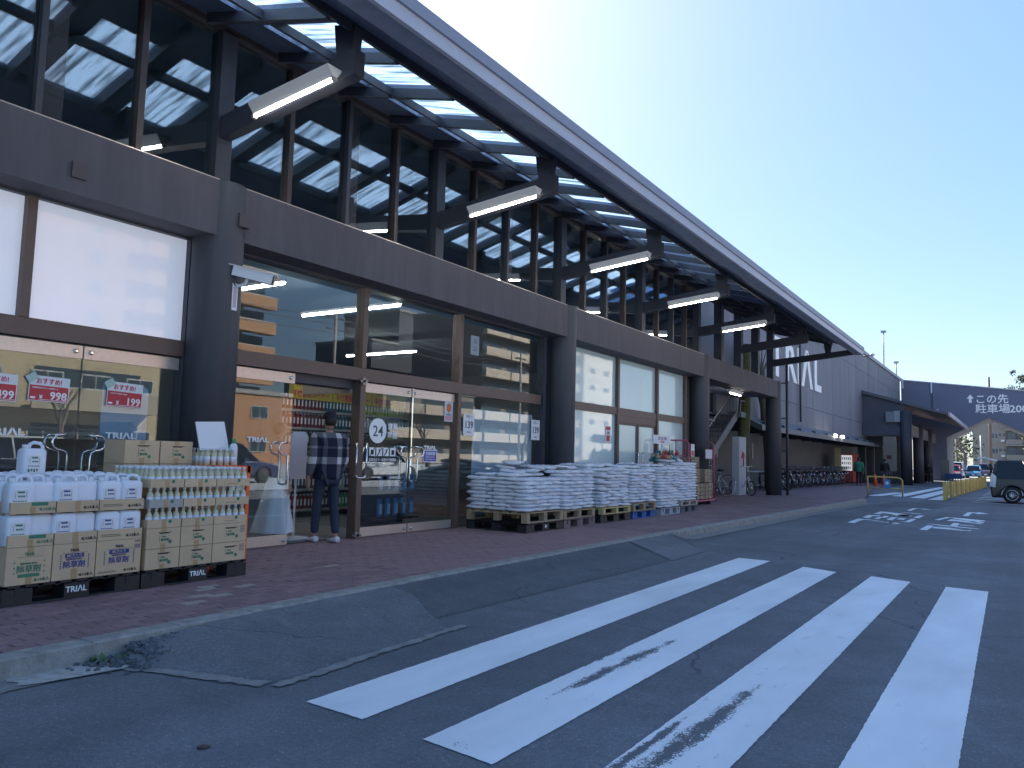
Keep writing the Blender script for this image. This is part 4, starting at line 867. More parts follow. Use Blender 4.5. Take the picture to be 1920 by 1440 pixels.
def sheet139(y, z, h, lb, x=-7.885):
    t = thing('price_sheet', lb, 'price sheet', (x, y, z), 0, 'tall white price sheets on the windows behind the sacks'); MB().box((0, 0, 0), (.002, .31, h)).build('sheet', M_paper, t)
    text('139', .17, M_ink_k, t, (.003, .155, h * .34), FACE_X, .012, 'CENTER', sx=.95); text('培養土', .06, mat('sheet_grey', (.3, .3, .36), .6), t, (.003, .155, h * .82), FACE_X, 0, 'CENTER'); text('円(税込)', .035, mat('sheet_grey', (.3, .3, .36), .6), t, (.003, .155, h * .12), FACE_X, 0, 'CENTER')
sheet139(10.62, 1.63, .36, 'white price sheet 139 beside the right edge of the entrance doors'); sheet139(12.82, 1.62, .38, 'white price sheet 139 on the pane left of the second column'); sheet139(14.3, 1.64, .36, 'white price sheet 139 just right of the second column')
t = thing('red_notice', 'narrow red and white notice on the teal window above the sacks', 'notice', (-7.885, 16.05, 1.66)); MB().box((0, 0, 0), (.002, .27, .37)).build('sheet', M_paper, t); MB().box((.002, .02, .28), (.003, .25, .35)).build('band', M_cardred, t); MB().box((.002, .05, .03), (.003, .22, .16)).build('symbol', M_cardred, t); text('注意', .07, M_ink_k, t, (.003, .135, .19), FACE_X, .01, 'CENTER')
t = thing('hanging_sign', 'narrow white sign hanging high inside the pane above the right door', 'sign', (-7.93, 10.83, 3.04)); MB().box((0, 0, 0), (.004, .24, .33)).build('sheet', M_paper, t); text('入', .1, M_ink_b, t, (.005, .12, .2), FACE_X, 0, 'CENTER'); text('口', .1, M_ink_b, t, (.005, .12, .07), FACE_X, 0, 'CENTER')

for o in [q for q in bpy.data.objects if q.parent is None and q.type == 'EMPTY' and -7.96 < q.location.x < -7.87]: o.location = (o.location.x + .18, o.location.y * .9775, o.location.z - (o.location.z - 1.32) * .0225)
# ================================================================ INSIDE: SHELVES SEEN THROUGH THE DOOR
M_shelf = mat('shelf_steel', (.16, .16, .17), .5); M_sh_b = mat('shelf_edge', (.4, .38, .36), .5)
CANC = [mat('can_' + n, c, .35) for n, c in (('maroon', (.2, .03, .04)), ('teal', (.04, .12, .16)), ('black', (.04, .05, .06)), ('lime', (.3, .42, .05)), ('white', (.5, .5, .5)), ('green', (.05, .25, .08)), ('amber', (.4, .24, .04)))]
_t = ['', 'first', 'second', 'third', 'fourth', 'fifth', 'sixth', 'seventh', 'eighth', 'ninth', 'tenth', 'eleventh', 'twelfth', 'thirteenth', 'fourteenth', 'fifteenth', 'sixteenth', 'seventeenth', 'eighteenth', 'nineteenth']
ORDN = _t[1:] + ['twentieth'] + ['twenty-' + q for q in _t[1:10]] + ['thirtieth'] + ['thirty-' + q for q in _t[1:10]]
can_me = []
for m in CANC: can_me.append(MB().lathe([(.034, 0), (.036, .006), (.036, .21), (.026, .235)], n=8, mi=0).lathe([(.022, .235), (.022, .262)], n=8, mi=1).box((.0355, -.018, .06), (.0372, .018, .17), 1).mesh('spray_can', [m, M_wtxt]))
def shelf_unit(label, loc, L, levels, cans, x_dir=1):
    t = thing('shelf_unit', label, 'shelf', loc); MB().box((-.5, 0, 0), (-.46, L, 2.15)).build('back_panel', M_shelf, t)
    for y in (0, L): MB().box((-.46, y - .02, 0), (0, y + .02, 2.15)).build('side_frame', M_shelf, t)
    for i, z in enumerate(levels):
        MB().box((-.46, .02, z - .03), (-.01, L - .02, z)).build('shelf_board', M_shelf, t); MB().box((-.01, .02, z - .045), (.0, L - .02, z)).build('price_rail', M_sh_b, t)
    return t
LV = [.12, .52, .98, 1.32, 1.66, 2.0]
LV = [.14, .50, .92, 1.27, 1.60, 1.92]
su = shelf_unit('grey steel shelf unit full of sprays inside the entrance', (-10.8, 9.2, SW), 3.4, LV, 0)
PAT = {5: [0, 0, 0, 1, 1, 1, 3, 3, 3, 3], 4: [0, 0, 0, 1, 1, 2, 4, 4, 1, 1], 3: [2, 2, 2, 4, 4, 1, 1, 3, 3, 5], 2: [0, 0, 4, 4, 2, 2, 6, 6, 1, 1], 1: [0, 2, 0, 4, 4, 1, 1, 5, 5, 5], 0: [0, 0, 0, 2, 5, 5, 5, 3, 1, 1]}
for i, z in enumerate(LV):
    for k in range(38):
        if i == 5 and k > 37: continue
        ci = PAT[i][min(9, k * 10 // 38)]
        one(link('spray_can', can_me[ci], None, (-10.86, 9.28 + k * .086, SW + z)), f"spray can, {['lowest', 'second', 'third', 'fourth', 'fifth', 'top'][i]} shelf, {ORDN[k]} from the left end", 'can', 'spray cans on the shelf inside the entrance')
t = thing('shelf_banner', 'long yellow banner with crimson characters above the sprays inside', 'banner', (-10.78, 9.35, 2.22)); 
for k in range(3):
    y = k * 1.05; MB().box((-.01, y, 0), (0, y + 1.04, .32)).build('banner_panel', mat('banner_yellow', (.52, .38, .07), .6), t); text('不快害虫コーナー', .13, M_magenta, t, (.002, y + .52, .05), FACE_X, .02, 'CENTER', sx=.85); text('ナイス!暮らしの応援フェア', .06, mat('banner_dark', (.1, .1, .1), .6), t, (.002, y + .52, .22), FACE_X, .0, 'CENTER')
t = thing('shelf_unit', 'dark display rack with blue blister packs behind the right glass doors', 'shelf', (-8.6, 9.3, SW)); MB().box((-.4, 0, 0), (-.36, 1.1, 1.4)).build('back_panel', M_black, t)
for z in (.1, .5, .95): MB().box((-.36, 0, z), (0, 1.1, z + .02)).build('shelf_board', M_black, t)
for z in (.16, .56):
    for k in range(5):
        one(MB().box((0, 0, 0), (.02, .1, .28), 0).box((.02, .03, .04), (.04, .09, .2), 1).build('blister_pack', [mat('blister_blue', (.05, .14, .3), .4), mat('blister_pale', (.3, .45, .6), .3)], None, (-8.63, 9.38 + k * .19, SW + z)), f"blue blister pack, {'lower' if z < .3 else 'upper'} rack shelf, {['first', 'second', 'third', 'fourth', 'fifth'][k]} from left", 'packet', 'blister packs behind the right doors')
t = thing('shelf_unit', 'low dark shelf with mixed goods behind the leftmost glass doors', 'shelf', (-9.6, 2.6, SW)); MB().box((-.5, 0, 0), (-.46, 3, 1.6)).build('back_panel', M_shelf, t)
for z in (.1, .5, .9, 1.3): MB().box((-.46, 0, z), (0, 3, z + .03)).build('shelf_board', M_shelf, t)
# white sign stand beside the man
t = thing('sign_stand', 'white blank sign board on a thin floor stand inside the doorway', 'sign stand', (-8.25, 7.35, SW)); MB().box((-.15, -.22, 0), (.15, .22, .012)).build('base', M_white, t); MB().tube([(0, 0, .01), (0, 0, 1.0)], .014, 8).build('pole', M_white, t)
MB().prism([(-.14, .8), (.14, .8), (.14, 1.4), (.1, 1.44), (-.1, 1.44), (-.14, 1.4)], lambda y, z: (.02, y, z), lambda y, z: (.035, y, z)).build('board', M_white, t)

# ================================================================ GOODS, ROLL CAGE
M_pink = mat('cage_pink_steel', (.50, .09, .17), .45)
zc = ztop6
t = thing('sign_card', 'white hand lettered sign card standing on the sacks by the double door', 'sign', (-6.95, 16.6, zc + .42)); MB().box((0, 0, 0), (.006, 1.06, .2)).build('card', M_paper, t); text('園芸用品 特価', .08, mat('sheet_grey', (.3, .3, .36), .6), t, (.008, .53, .1), FACE_X, 0, 'CENTER'); text('お買い得', .06, M_cardred, t, (.008, .53, .03), FACE_X, 0, 'CENTER'); MB().tube([(0, .5, -.4), (0, .5, 0)], .01, 6).build('stand_rod', M_chrome, t)
PCOL = [mat('pack_' + n, c, .4) for n, c in (('brown', (.22, .1, .05)), ('white', (.6, .6, .6)), ('red', (.45, .05, .04)), ('teal', (.05, .2, .22)), ('tan', (.45, .33, .2)), ('dark', (.06, .05, .05)))]
pk = MB(); 
for i in range(5):
    for j in range(5):
        pass
def packm(m):
    b = MB(); vs = []; 
    b.lathe([(.02, 0), (.075, .02), (.085, .05), (.07, .09), (.03, .12), (.045, .145)], n=8, sx=1, sy=.8); return b.mesh('packet', m)
PKM = [packm(m) for m in PCOL]
n_ = 0
_seen = {}
for k in range(84):
    yq = rnd.uniform(16.95, 18.9); lev = 0 if k < 50 else (1 if k < 74 else 2)
    if lev: yq = rnd.uniform(16.9, 17.7)
    if yq > 17.95: xq = -6.95 + rnd.uniform(-.2, .1)
    else: xq = -6.95 + rnd.uniform(-.25, .2)
    if yq > 18.0: yq = 17.2 + (yq - 18) * .7
    c_ = rnd.randrange(6) if yq < 17.5 else rnd.choice([1, 2, 1, 4])
    o = link('packet', PKM[c_], None, (xq, yq, zc + .0 + lev * .085)); o.rotation_euler = (rnd.uniform(-.5, .5), rnd.uniform(-.5, .5), rnd.uniform(0, 6)); o.scale = (.85, .7, .8)
    one(o, f"small {['brown', 'white', 'red', 'teal', 'tan', 'dark'][c_]} packet, {['lower', 'middle', 'upper'][lev]} heap on rightmost sacks, {'left end' if yq < 17.2 else ('middle' if yq < 17.6 else 'right end')}, {'road' if xq > -6.97 else 'window'} side", 'packet', 'mixed packets heaped on the rightmost sacks: ' + ['brown', 'white', 'red', 'teal', 'tan', 'dark'][c_] + ' ones')
t = thing('roll_cage', 'pink steel roll cage with white notice standing right of the sacks', 'roll cage', (-7.35, 19.3, SW))
def cage(t):
    for y0 in (0, 1.95):
        MB().tube([(-.45, y0, .12), (-.45, y0, 1.6), (-.40, y0, 1.69), (.20, y0, 1.69), (.25, y0, 1.6), (.25, y0, .12)], .02, 8).build('end_frame', M_pink, t)
        for z in (.5, .9, 1.3): MB().tube([(-.45, y0, z), (.25, y0, z)], .012, 6).build('cross_bar', M_pink, t)
        for x in (-.27, -.1, .08): MB().tube([(x, y0, .12), (x, y0, 1.69)], .01, 6).build('upright_bar', M_pink, t)
    MB().tube([(-.45, 0, .12), (-.45, .02, 1.64), (-.45, .1, 1.7), (-.45, 1.85, 1.7), (-.45, 1.95, 1.62)], .02, 8).build('back_frame', M_pink, t)
    for z in (.45, .85, 1.25): MB().tube([(-.45, 0, z), (-.45, 1.95, z)], .012, 6).build('cross_bar', M_pink, t)
    for k in range(1, 9): MB().tube([(-.45, k * .217, .12), (-.45, k * .217, 1.7)], .01, 6).build('upright_bar', M_pink, t)
    MB().box((-.48, -.03, .1), (.28, 1.98, .14)).build('base', M_pink, t)
    for x in (-.35, .15):
        for y in (.12, 1.83):
            MB().lathe([(.05, -.018), (.055, 0), (.05, .018)], n=14).build('caster', M_rubber, t, (x, y, .055), (R(90), 0, 0)); MB().box((x - .02, y - .03, .05), (x + .02, y + .03, .1)).build('caster_fork', M_chrome, t)
cage(t)
t = thing('cage_notice', 'white framed notice hung on the pink roll cage', 'notice', (-7.07, 20.45, 1.35)); MB().box((0, 0, 0), (.01, .55, .26)).build('frame', mat('pink_frame', (.4, .2, .25), .5), t); MB().box((.01, .02, .02), (.012, .53, .24)).build('sheet', mat('notice_grey', (.5, .54, .6), .5), t)
t = thing('cage_notice', 'small white and red notice at the left of the pink cage', 'notice', (-7.07, 19.36, 1.40)); MB().box((0, 0, 0), (.006, .25, .32)).build('sheet', M_paper, t); MB().box((.006, .03, .02), (.008, .22, .15)).build('symbol', M_cardred, t)
M_crate = mat('weathered_crate', (.33, .26, .18), .8, var=.3, vscale=14)
for i, (x, y, z, a_, lb) in enumerate(((-7.1, 20.55, .16, .42, 'weathered wooden crate at the bottom right of the pink cage'), (-7.1, 19.9, .16, .42, 'weathered wooden crate at the bottom left of the pink cage'), (-7.1, 20.5, .60, .36, 'weathered wooden crate in the second layer at the right of the cage'), (-7.12, 19.6, .60, .38, 'weathered wooden crate in the upper layer at the left of the cage'), (-7.15, 19.6, 1.0, .28, 'small wooden crate on top inside the pink cage'))):
    t = thing('wooden_crate', lb, 'crate', (x, y, z + SW)); 
    for k in range(4): zz_ = k * a_ / 4; MB().box((-.42, 0, zz_), (0, .58, zz_ + a_ / 4 - .012)).build('slat', M_crate, t)
    for yq in (0, .26, .54): MB().box((0, yq, 0), (.014, yq + .04, a_)).build('batten', M_crate, t)

# ================================================================ OUTSIDE STAIRS BAY
stt = thing('outdoor_stairs', 'dark steel stairs with barred railing climbing between the last two columns', 'stairs', (-9.1, 23.4, SW)); M_stg = mat('stair_stringer', (.16, .17, .19), .6)
for i in range(14): MB().box((-.4, .05 + i * .36, .16 + i * .205), (.4, .40 + i * .36, .19 + i * .205)).build('tread', M_steel, stt)
for x in (-.46, .41): MB().prism([(0, -.0), (0, .3), (5.1, 3.05), (5.1, 2.72)], lambda y, z: (x, y, z), lambda y, z: (x + .05, y, z)).build('stringer', M_stg, stt)
MB().box((-.46, 5.1, 2.8), (.6, 6.4, 3.0)).build('landing', M_stg, stt)
for i in range(30): y = .1 + i * .17; z = .25 + y * .55; MB().tube([(.45, y, z), (.45, y, z + .95)], .012, 5, caps=False).build('baluster', M_steel, stt)
MB().tube([(.45, 0, 1.2), (.45, 5.1, 4.02 - .0)], .024, 8).build('handrail', mat('rail_grey', (.3, .31, .34), .5), stt)
MB().tube([(.55, 5.15, 3.0), (.55, 5.2, 3.42), (.55, 6.3, 3.42), (.55, 6.35, 3.0)], .024, 8).build('handrail', mat('rail_grey', (.3, .31, .34), .5), stt)
for i in range(20): y = -1.4 + i * .17; MB().tube([(.62, y, .05), (.62, y, 2.5)], .012, 5, caps=False).build('baluster', M_steel, stt)
MB().box((.60, -1.5, 2.5), (.64, 2.0, 2.54)).build('top_rail', M_stg, stt)
for i in range(22): y = -1.4 + i * .2; MB().tube([(.2, y, 2.9), (.2, y, 3.55)], .012, 5, caps=False).build('baluster', M_steel, stt)
MB().tube([(.2, -1.4, 3.56), (.2, 3.0, 3.56)], .022, 8).build('handrail', mat('rail_grey', (.3, .31, .34), .5), stt)
MB().box((-9.0, 21.4, 3.68), (-7.9, 29.0, 3.9)).build('soffit_slab', M_board, store)
MB().box((-12.5, 21.4, SW), (-12.3, 30.5, 8.8)).build('side_wall', M_steel, store)  # upper part added to block sun that leaked onto the sidewalk
# vending cabinet by the stairs
t = thing('white_cabinet', 'tall white cabinet with red mark behind the folding bicycle', 'cabinet', (-8.25, 27.4, SW)); MB().box((-.24, 0, 0), (0, .85, 2.05)).build('body', mat('cabinet_white', (.42, .44, .5), .4), t); MB().tube([(.01, .3, 1.3), (.01, .42, 1.5), (.01, .55, 1.45), (.01, .5, 1.2), (.01, .48, 1.0)], .03, 6).build('emblem', M_cardred, t)
# pruned tree rising beside the stairs
M_bark = mat('bark', (.12, .10, .08), .9, var=.35, vscale=14, bump=.6, bscale=30); M_moss = mat('mossy_bark', (.12, .12, .05), .9, var=.4, vscale=12, bump=.6, bscale=30)
def wob(p0, p1, n, a): 
    p0, p1 = Vector(p0), Vector(p1); return [p0.lerp(p1, i / n) + Vector((rnd.uniform(-a, a), rnd.uniform(-a, a), 0)) * (0 < i < n) for i in range(n + 1)]
t = thing('pruned_tree', 'mossy cut back tree trunk rising beside the stairs behind the last bay', 'tree', (-8.62, 29.15, 0)); MB().tube(wob((0, 0, SW), (.0, .25, 5.72), 9, .05), [.24, .22, .2, .2, .21, .23, .2, .24, .2, .22], 10).build('trunk', M_moss, t)
for p, q, r_ in (((0, .2, 4.6), (.25, .5, 5.0), .03), ((0, .2, 4.9), (-.1, -.35, 5.2), .02), ((.05, .2, 5.2), (.3, .55, 5.5), .018)): MB().tube(wob(p, q, 4, .04), [r_, r_ * .8, r_ * .7, r_ * .5, r_ * .3], 6).build('branch', M_bark, t)
t = thing('pruned_tree', 'smaller pruned tree with bare shoots in the open last bay', 'tree', (-8.6, 31.0, 0)); MB().tube(wob((-.3, 2.9, SW), (.05, .3, 4.9), 7, .06), [.2, .18, .16, .16, .18, .15, .2, .16], 10).build('trunk', M_bark, t)
for q in ((.15, 1.2, 5.5), (.1, .8, 5.3), (-.1, -.1, 5.6), (.1, .2, 5.9), (.2, .6, 5.8)): MB().tube(wob((.05, .3, 4.7), q, 4, .05), [.05, .035, .03, .02, .01], 6).build('branch', M_bark, t)
# down pipes and guard rail
t = thing('drain_pipe', 'black drain pipe standing just right of the last round column', 'pipe', (-7.1, 29.45, 0)); MB().tube([(0, 0, SW), (0, 0, 5.0)], .045, 10).build('pipe', M_steel, t)
for z in (1.7, 2.9, 4.2): MB().box((-.25, -.05, z), (.05, .05, z + .04)).build('bracket', M_steel, t)
t = thing('guard_rail', 'grey steel guard rail with sagging chain behind the last column', 'rail', (-9.6, 33.5, SW)); M_rail = mat('rail_pale', (.35, .38, .44), .4, metal=.3)
MB().tube([(0, -1.5, .75), (0, 4.5, .75)], .045, 8).build('rail_bar', M_rail, t); MB().tube([(0, -1 + i * .5, .45 - .3 * math.sin(math.pi * i / 8)) for i in range(9)], .015, 6).build('chain', M_rail, t)
for y in (-1.3, 1.5, 4.3): MB().tube([(0, y, 0), (0, y, .8)], .05, 8).build('post', M_steel, t)

# ================================================================ LONG WALL WITH LETTERS
M_panel = mat('grey_wall_panel', (.15, .16, .195), .7, streak=.18, vscale=1.6, rand=.05)
M_panel2 = mat('grey_wall_panel_low', (.12, .13, .15), .7, var=.12, vscale=.8)
bw = thing('warehouse_building', 'long windowless grey panelled hall continuing beyond the glass front', 'building', (0, 0, 0))
pmesh = {}
zr = [(3.02, 4.12), (4.14, 7.75), (7.77, 9.05)]
y = 22.0
while y < 79:
    for r_, (z0, z1) in enumerate(zr):
        if r_ not in pmesh: pmesh[r_] = MB().box((-.12, .012, 0), (0, 2.6 - .012, z1 - z0)).mesh('wall_panel', M_panel)
        if r_ == 0 and y < 27: continue
        link('wall_panel', pmesh[r_], bw, (-9.0 + rnd.uniform(-.004, .004), y, z0))
    y += 2.6
MB().box((-9.4, 22, 4.1), (-9.13, 27.1, 9.1)).box((-9.4, 27.2, 3.0), (-9.13, 80, 9.1)).build('wall_core', M_steel, bw); MB().box((-9.5, 22, 9.06), (-8.9, 80, 9.3)).build('parapet_cap', mat('cap_grey', (.28, .28, .33), .5), bw)
MB().box((-11.2, 30, 0), (-11, 80, 3.1)).build('ground_wall', M_panel2, bw); MB().box((-11.0, 22.1, 2.98), (-9.15, 80, 3.02)).build('soffit', M_board, bw)
for y in (33.2, 36.6, 38.6, 42.8): MB().box((-10.99, y, 1.45), (-10.97, y + .18, 2.2)).build('wall_notice', mat('wall_notice_pale', (.4, .42, .44), .6), bw)
MB().prism([(-9, 3.1), (-8.25, 2.72), (-8.2, 2.72), (-8.2, 2.52), (-8.3, 2.52), (-9, 2.88)], lambda x, z: (x, 30.2, z), lambda x, z: (x, 66, z)).build('lean_to_roof', mat('lean_to_grey', (.12, .125, .14), .55, var=.1), bw)
for k in range(12): MB().box((-11, 31 + k * 3, 2.62), (-8.3, 31.12 + k * 3, 2.86)).build('joist', M_steel, bw)
for y in (44, 46): MB().box((-8.2, y, 2.72), (-8.1, y + .4, 2.86)).build('wall_lamp', mat('lamp_lit', (1, 1, 1), .5, emit=(1, .95, .85), estr=4), bw)
MB().box((-40, 21.5, 8.82), (-9.42, 80, 9.02)).build('roof', M_steel, bw); MB().box((-40, 79.5, 0), (-9.1, 79.9, 8.8)).build('sun_block_wall', M_panel2, bw)  # unseen roof and back of the hall, added to block the low sun
t = thing('wall_lettering', 'huge white block letters on the long grey panelled wall', 'lettering', (-8.98, 34.4, 5.2)); M_wl = mat('wall_letter_white', (.82, .84, .86), .6)
for i, ch in enumerate('TRIΛL'): text(ch, 2.42, M_wl, t, (0, [0, 2.45, 4.75, 5.75, 8.55][i], .0), FACE_X, .03, sx=1.45, name='letter', ext=.03)
t = thing('drain_pipe', 'thin black drain pipe running down the lettered wall', 'pipe', (-8.9, 39.6, 0)); MB().tube([(0, 0, 3.3), (0, 0, 9.0)], .05, 8).build('pipe', M_steel, t)
# roof poles
for (x, y, z0, z1, lb) in ((-9.3, 71.5, 9.2, 12.4, 'tall thin lamp pole on the roof parapet with a small head'), (-9.3, 79.5, 9.2, 10.7, 'short thin pole on the roof corner near the overpass')):
    t = thing('roof_pole', lb, 'pole', (x, y, 0)); MB().tube([(0, 0, z0), (0, 0, z1)], .05, 8).build('pole', mat('pole_grey', (.35, .36, .38), .5), t); MB().box((-.2, -.12, z1), (.2, .12, z1 + .18)).build('lamp_head', mat('pole_grey', (.35, .36, .38), .5), t)
t = thing('gutter_outlet', 'small round lamp sticking out past the end of the canopy fascia', 'lamp', (-4.4, 29.7, 5.1)); MB().tube([(-.15, 0, .02), (.1, 0, .05)], .02, 6).build('arm', M_steel, t); MB().lathe([(.03, -.06), (.08, -.03), (.08, .03), (.03, .06)], (.17, 0, .06), 12).build('lamp_head', M_cam, t)

# ================================================================ ENTRANCE CANOPY FURTHER ON
en = thing('entrance_canopy', 'dark sloping entrance canopy on round columns in front of the overpass', 'canopy', (0, 0, 0)); M_dk = mat('canopy_dark', (.07, .08, .11), .6, var=.1)
MB().prism([(-9, 6.4), (-3.75, 4.78), (-3.75, 4.62), (-9, 6.2)], lambda x, z: (x, 58, z), lambda x, z: (x, 79.8, z)).build('roof', mat('canopy_roof', (.10, .105, .13), .6), en)
MB().box((-3.78, 57.9, 4.55), (-3.66, 79.8, 4.82)).build('eave_board', M_fas, en)
MB().box((-8.95, 58.1, 3.3), (-6.4, 58.4, 3.95)).build('front_beam', M_dk, en); MB().prism([(-9, 3.9), (-6.4, 3.9), (-6.4, 5.5), (-9, 6.3)], lambda x, z: (x, 58.3, z), lambda x, z: (x, 58.4, z)).build('gable_board', M_dk, en)
MB().box((-7.5, 58.05, 4.2), (-7.0, 58.3, 4.9)).build('sign_box', mat('sign_grey', (.2, .22, .25), .5), en); MB().box((-6.98, 58.05, 4.2), (-6.6, 58.3, 4.95)).build('sign_box', mat('sign_pale', (.3, .32, .36), .5), en)
for k in range(3):
    MB().box((-6.42, 58.4 + k * 7.2 + .3, 3.35), (-6.2, 58.4 + (k + 1) * 7.2 - .3, 4.15)).build('side_beam', mat('canopy_beam', (.13, .13, .14), .7), en)
for i, y in enumerate((58.2, 65.6, 73)): MB().lathe([(.36, 0), (.36, 4.3 if i else 4.9)], n=20).build('column', M_col, en, (-6.3, y, 0))
MB().tube([(-5.95, 57.8, 0), (-5.95, 57.8, 4.9)], .05, 8).build('drain_pipe', M_steel, en)
for k in range(6): MB().box((-9.6 + .55 * k, 60, 0), (-9.1 + .55 * k, 60.1, 2.6)).build('entrance_panel', mat('entrance_glass', (.08, .1, .1), .15, var=.2), en)
MB().box((-11, 60.05, 2.6), (-6.6, 60.15, 3.3)).build('entrance_head', M_dk, en)
t = thing('sign_board', 'tall beige sign board with brown square beside the entrance columns', 'sign', (-6.9, 57.4, 0)); MB().box((-.7, 0, .9), (.1, .06, 3.2)).build('board', mat('board_beige', (.2, .19, .17), .7), t); MB().box((-.5, -.01, 1.7), (-.2, 0, 1.95)).build('mark', mat('mark_brown', (.1, .03, .03), .7), t)
for x in (-.6, 0): MB().box((x - .03, .0, 0), (x + .03, .06, .9)).build('leg', M_steel, t)
t = thing('notice_board', 'pale lattice board leaning at the right of the entrance columns', 'board', (-4.95, 71, 0)); MB().box((-.3, 0, .2), (.3, .06, 1.8)).build('board', mat('lattice_beige', (.26, .27, .24), .7), t)
for k in range(6): MB().box((-.28 + k * .1, -.01, .25), (-.25 + k * .1, 0, 1.75)).build('slat', mat('lattice_line', (.15, .16, .15), .7), t)

# ================================================================ OVERPASS
ov = thing('overpass', 'dark overpass with gable shaped opening and white parking lettering', 'overpass', (0, 0, 0)); M_ov = mat('overpass_blue_grey', (.13, .145, .22), .6, var=.05, vscale=.4)
Yo = 80.0
def top(x): return 9.16 - .128 * (x + 9)
def pol(pts): MB().prism(pts, lambda x, z: (x, Yo, z), lambda x, z: (x, Yo + 8, z)).build('wall', M_ov, ov)
pol([(-9, 3.9), (-5.38, 3.9), (-2.07, 5.66), (-2.07, top(-2.07)), (-9, top(-9))]); pol([(-2.07, 5.66), (1.24, 3.9), (16, 3.9), (16, top(16)), (-2.07, top(-2.07))])
MB().box((-6.6, Yo, 0), (-5.38, Yo + 8, 3.9)).build('pier', M_ov, ov); MB().box((1.24, Yo, 0), (3, Yo + 8, 3.9)).build('pier', M_ov, ov)
MB().prism([(-9, top(-9)), (16, top(16)), (16, top(16) + .08), (-9, top(-9) + .08)], lambda x, z: (x, Yo - .1, z), lambda x, z: (x, Yo + .2, z)).build('edge_flashing', mat('flashing_pale', (.55, .57, .6), .4), ov)
for x, z0, z1 in ((-8.85, 8.4, 9.3), (-6.5, 7.9, 8.95)): MB().box((x - .05, Yo - .15, z0), (x + .05, Yo - .02, z1)).build('white_pipe', M_white, ov)
MB().box((-6.9, Yo - .3, 6.28), (-5.95, Yo - .1, 6.4)).build('strip_lamp', M_white, ov); MB().box((-6.47, Yo - .1, 6.4), (-6.42, Yo - .02, 8)).build('conduit', M_steel, ov); MB().box((-7.5, Yo - .3, 6.35), (-7.0, Yo - .05, 6.6)).build('floodlight', M_steel, ov)
t = thing('parking_lettering', 'white arrow and Japanese parking sign lettering on the overpass', 'lettering', (-3.75, Yo - .02, 0))
MB().add([(-.02, 0, 7.35), (.27, 0, 7.72), (.56, 0, 7.35), (.38, 0, 7.35), (.38, 0, 6.98), (.16, 0, 6.98), (.16, 0, 7.35)], [(0, 1, 2, 3, 4, 5, 6)]).build('arrow', M_wtxt, t)
text('この先', .86, M_wtxt, t, (.62, 0, 6.98), FACE_Y, .015, sx=.98, ext=.01); text('駐車場', .86, M_wtxt, t, (.62, 0, 6.12), FACE_Y, .015, sx=1.02, ext=.01); text('200台', .86, M_wtxt, t, (3.18, 0, 6.12), FACE_Y, .02, sx=1.05, ext=.01)
# ================================================================ APARTMENTS BEYOND AND ACROSS THE STREET
M_win = mat('dark_window', (.05, .07, .09), .12, coat=.5); M_frame = mat('window_frame', (.45, .44, .42), .5)
def apartment(label, name, x0, x1, y0, y1, h, m, face, win_rows, floor=2.8, balc=None, mb=None, wide=1.1, stairs=None, group=None):
    """face 'x' : the seen side is x0 and looks towards -X; face 'y' : seen side is y0, looks towards -Y"""
    t = thing(name, label, 'building', (0, 0, 0)); MB().box((x0, y0, 0), (x1, y1, h)).build('walls', m, t); MB().box((x0 - .15, y0 - .15, h), (x1 + .15, y1 + .15, h + .35)).build('roof', mat('roof_edge', (.3, .28, .26), .7), t)
    fl = int(h // floor)
    wm = None
    for f_ in range(fl):
        z = f_ * floor + 1.0
        for p in win_rows:
            if face == 'y': o = MB().box((p, y0 - .06, z), (p + wide, y0 - .02, z + 1.1)).build('window_frame', M_frame, t); MB().box((p + .07, y0 - .07, z + .07), (p + wide / 2 - .03, y0 - .055, z + 1.03)).box((p + wide / 2 + .03, y0 - .07, z + .07), (p + wide - .07, y0 - .055, z + 1.03)).build('window', M_win, o)
            else: o = MB().box((x0 - .06, p, z), (x0 - .02, p + wide, z + 1.1)).build('window_frame', M_frame, t); MB().box((x0 - .07, p + .07, z + .07), (x0 - .055, p + wide / 2 - .03, z + 1.03)).box((x0 - .07, p + wide / 2 + .03, z + .07), (x0 - .055, p + wide - .07, z + 1.03)).build('window', M_win, o)
        if balc:
            for (a, b_) in balc:
                zb = f_ * floor + .1
                if face == 'y': MB().box((a, y0 - 1.0, zb), (b_, y0 - .07, zb + .15)).box((a, y0 - 1.0, zb + .15), (b_, y0 - .9, zb + 1.1)).build('balcony', mb or m, t)
                else:
                    MB().box((x0 - 1.2, a, zb), (x0 - .08, b_, zb + .16)).box((x0 - 1.2, a, zb + .16), (x0 - 1.08, b_, zb + 1.1)).build('balcony', mb or m, t)
                    MB().box((x0 - 1.21, a, zb + 1.1), (x0 - 1.05, b_, zb + 1.16)).build('coping', mat('coping_pale', (.6, .57, .52), .6), t)
                    MB().box((x0 - .05, a + .6, zb + .16), (x0 - .02, b_ - .6, zb + 2.2)).build('window', M_win, t)
    return t
M_beige = mat('beige_render', (.30, .26, .22), .85, var=.06, vscale=.6); M_orange_b = mat('orange_tile', (.40, .20, .10), .8, var=.14, vscale=3); M_or2 = mat('orange_tile_balcony', (.42, .23, .12), .8, var=.1, vscale=3)
M_darkb = mat('dark_apartment', (.05, .055, .07), .7, var=.1, vscale=.6); M_bb = mat('beige_balcony_tile', (.46, .38, .30), .8, var=.08, vscale=2); M_cream = mat('cream_render', (.62, .58, .50), .8, var=.04, vscale=.5)
ap = apartment('beige four storey apartment block seen through the overpass opening', 'apartment_building', -7.2, 14, 170, 182, 14.2, M_beige, 'y', [-4.2, -1.6], 2.8)
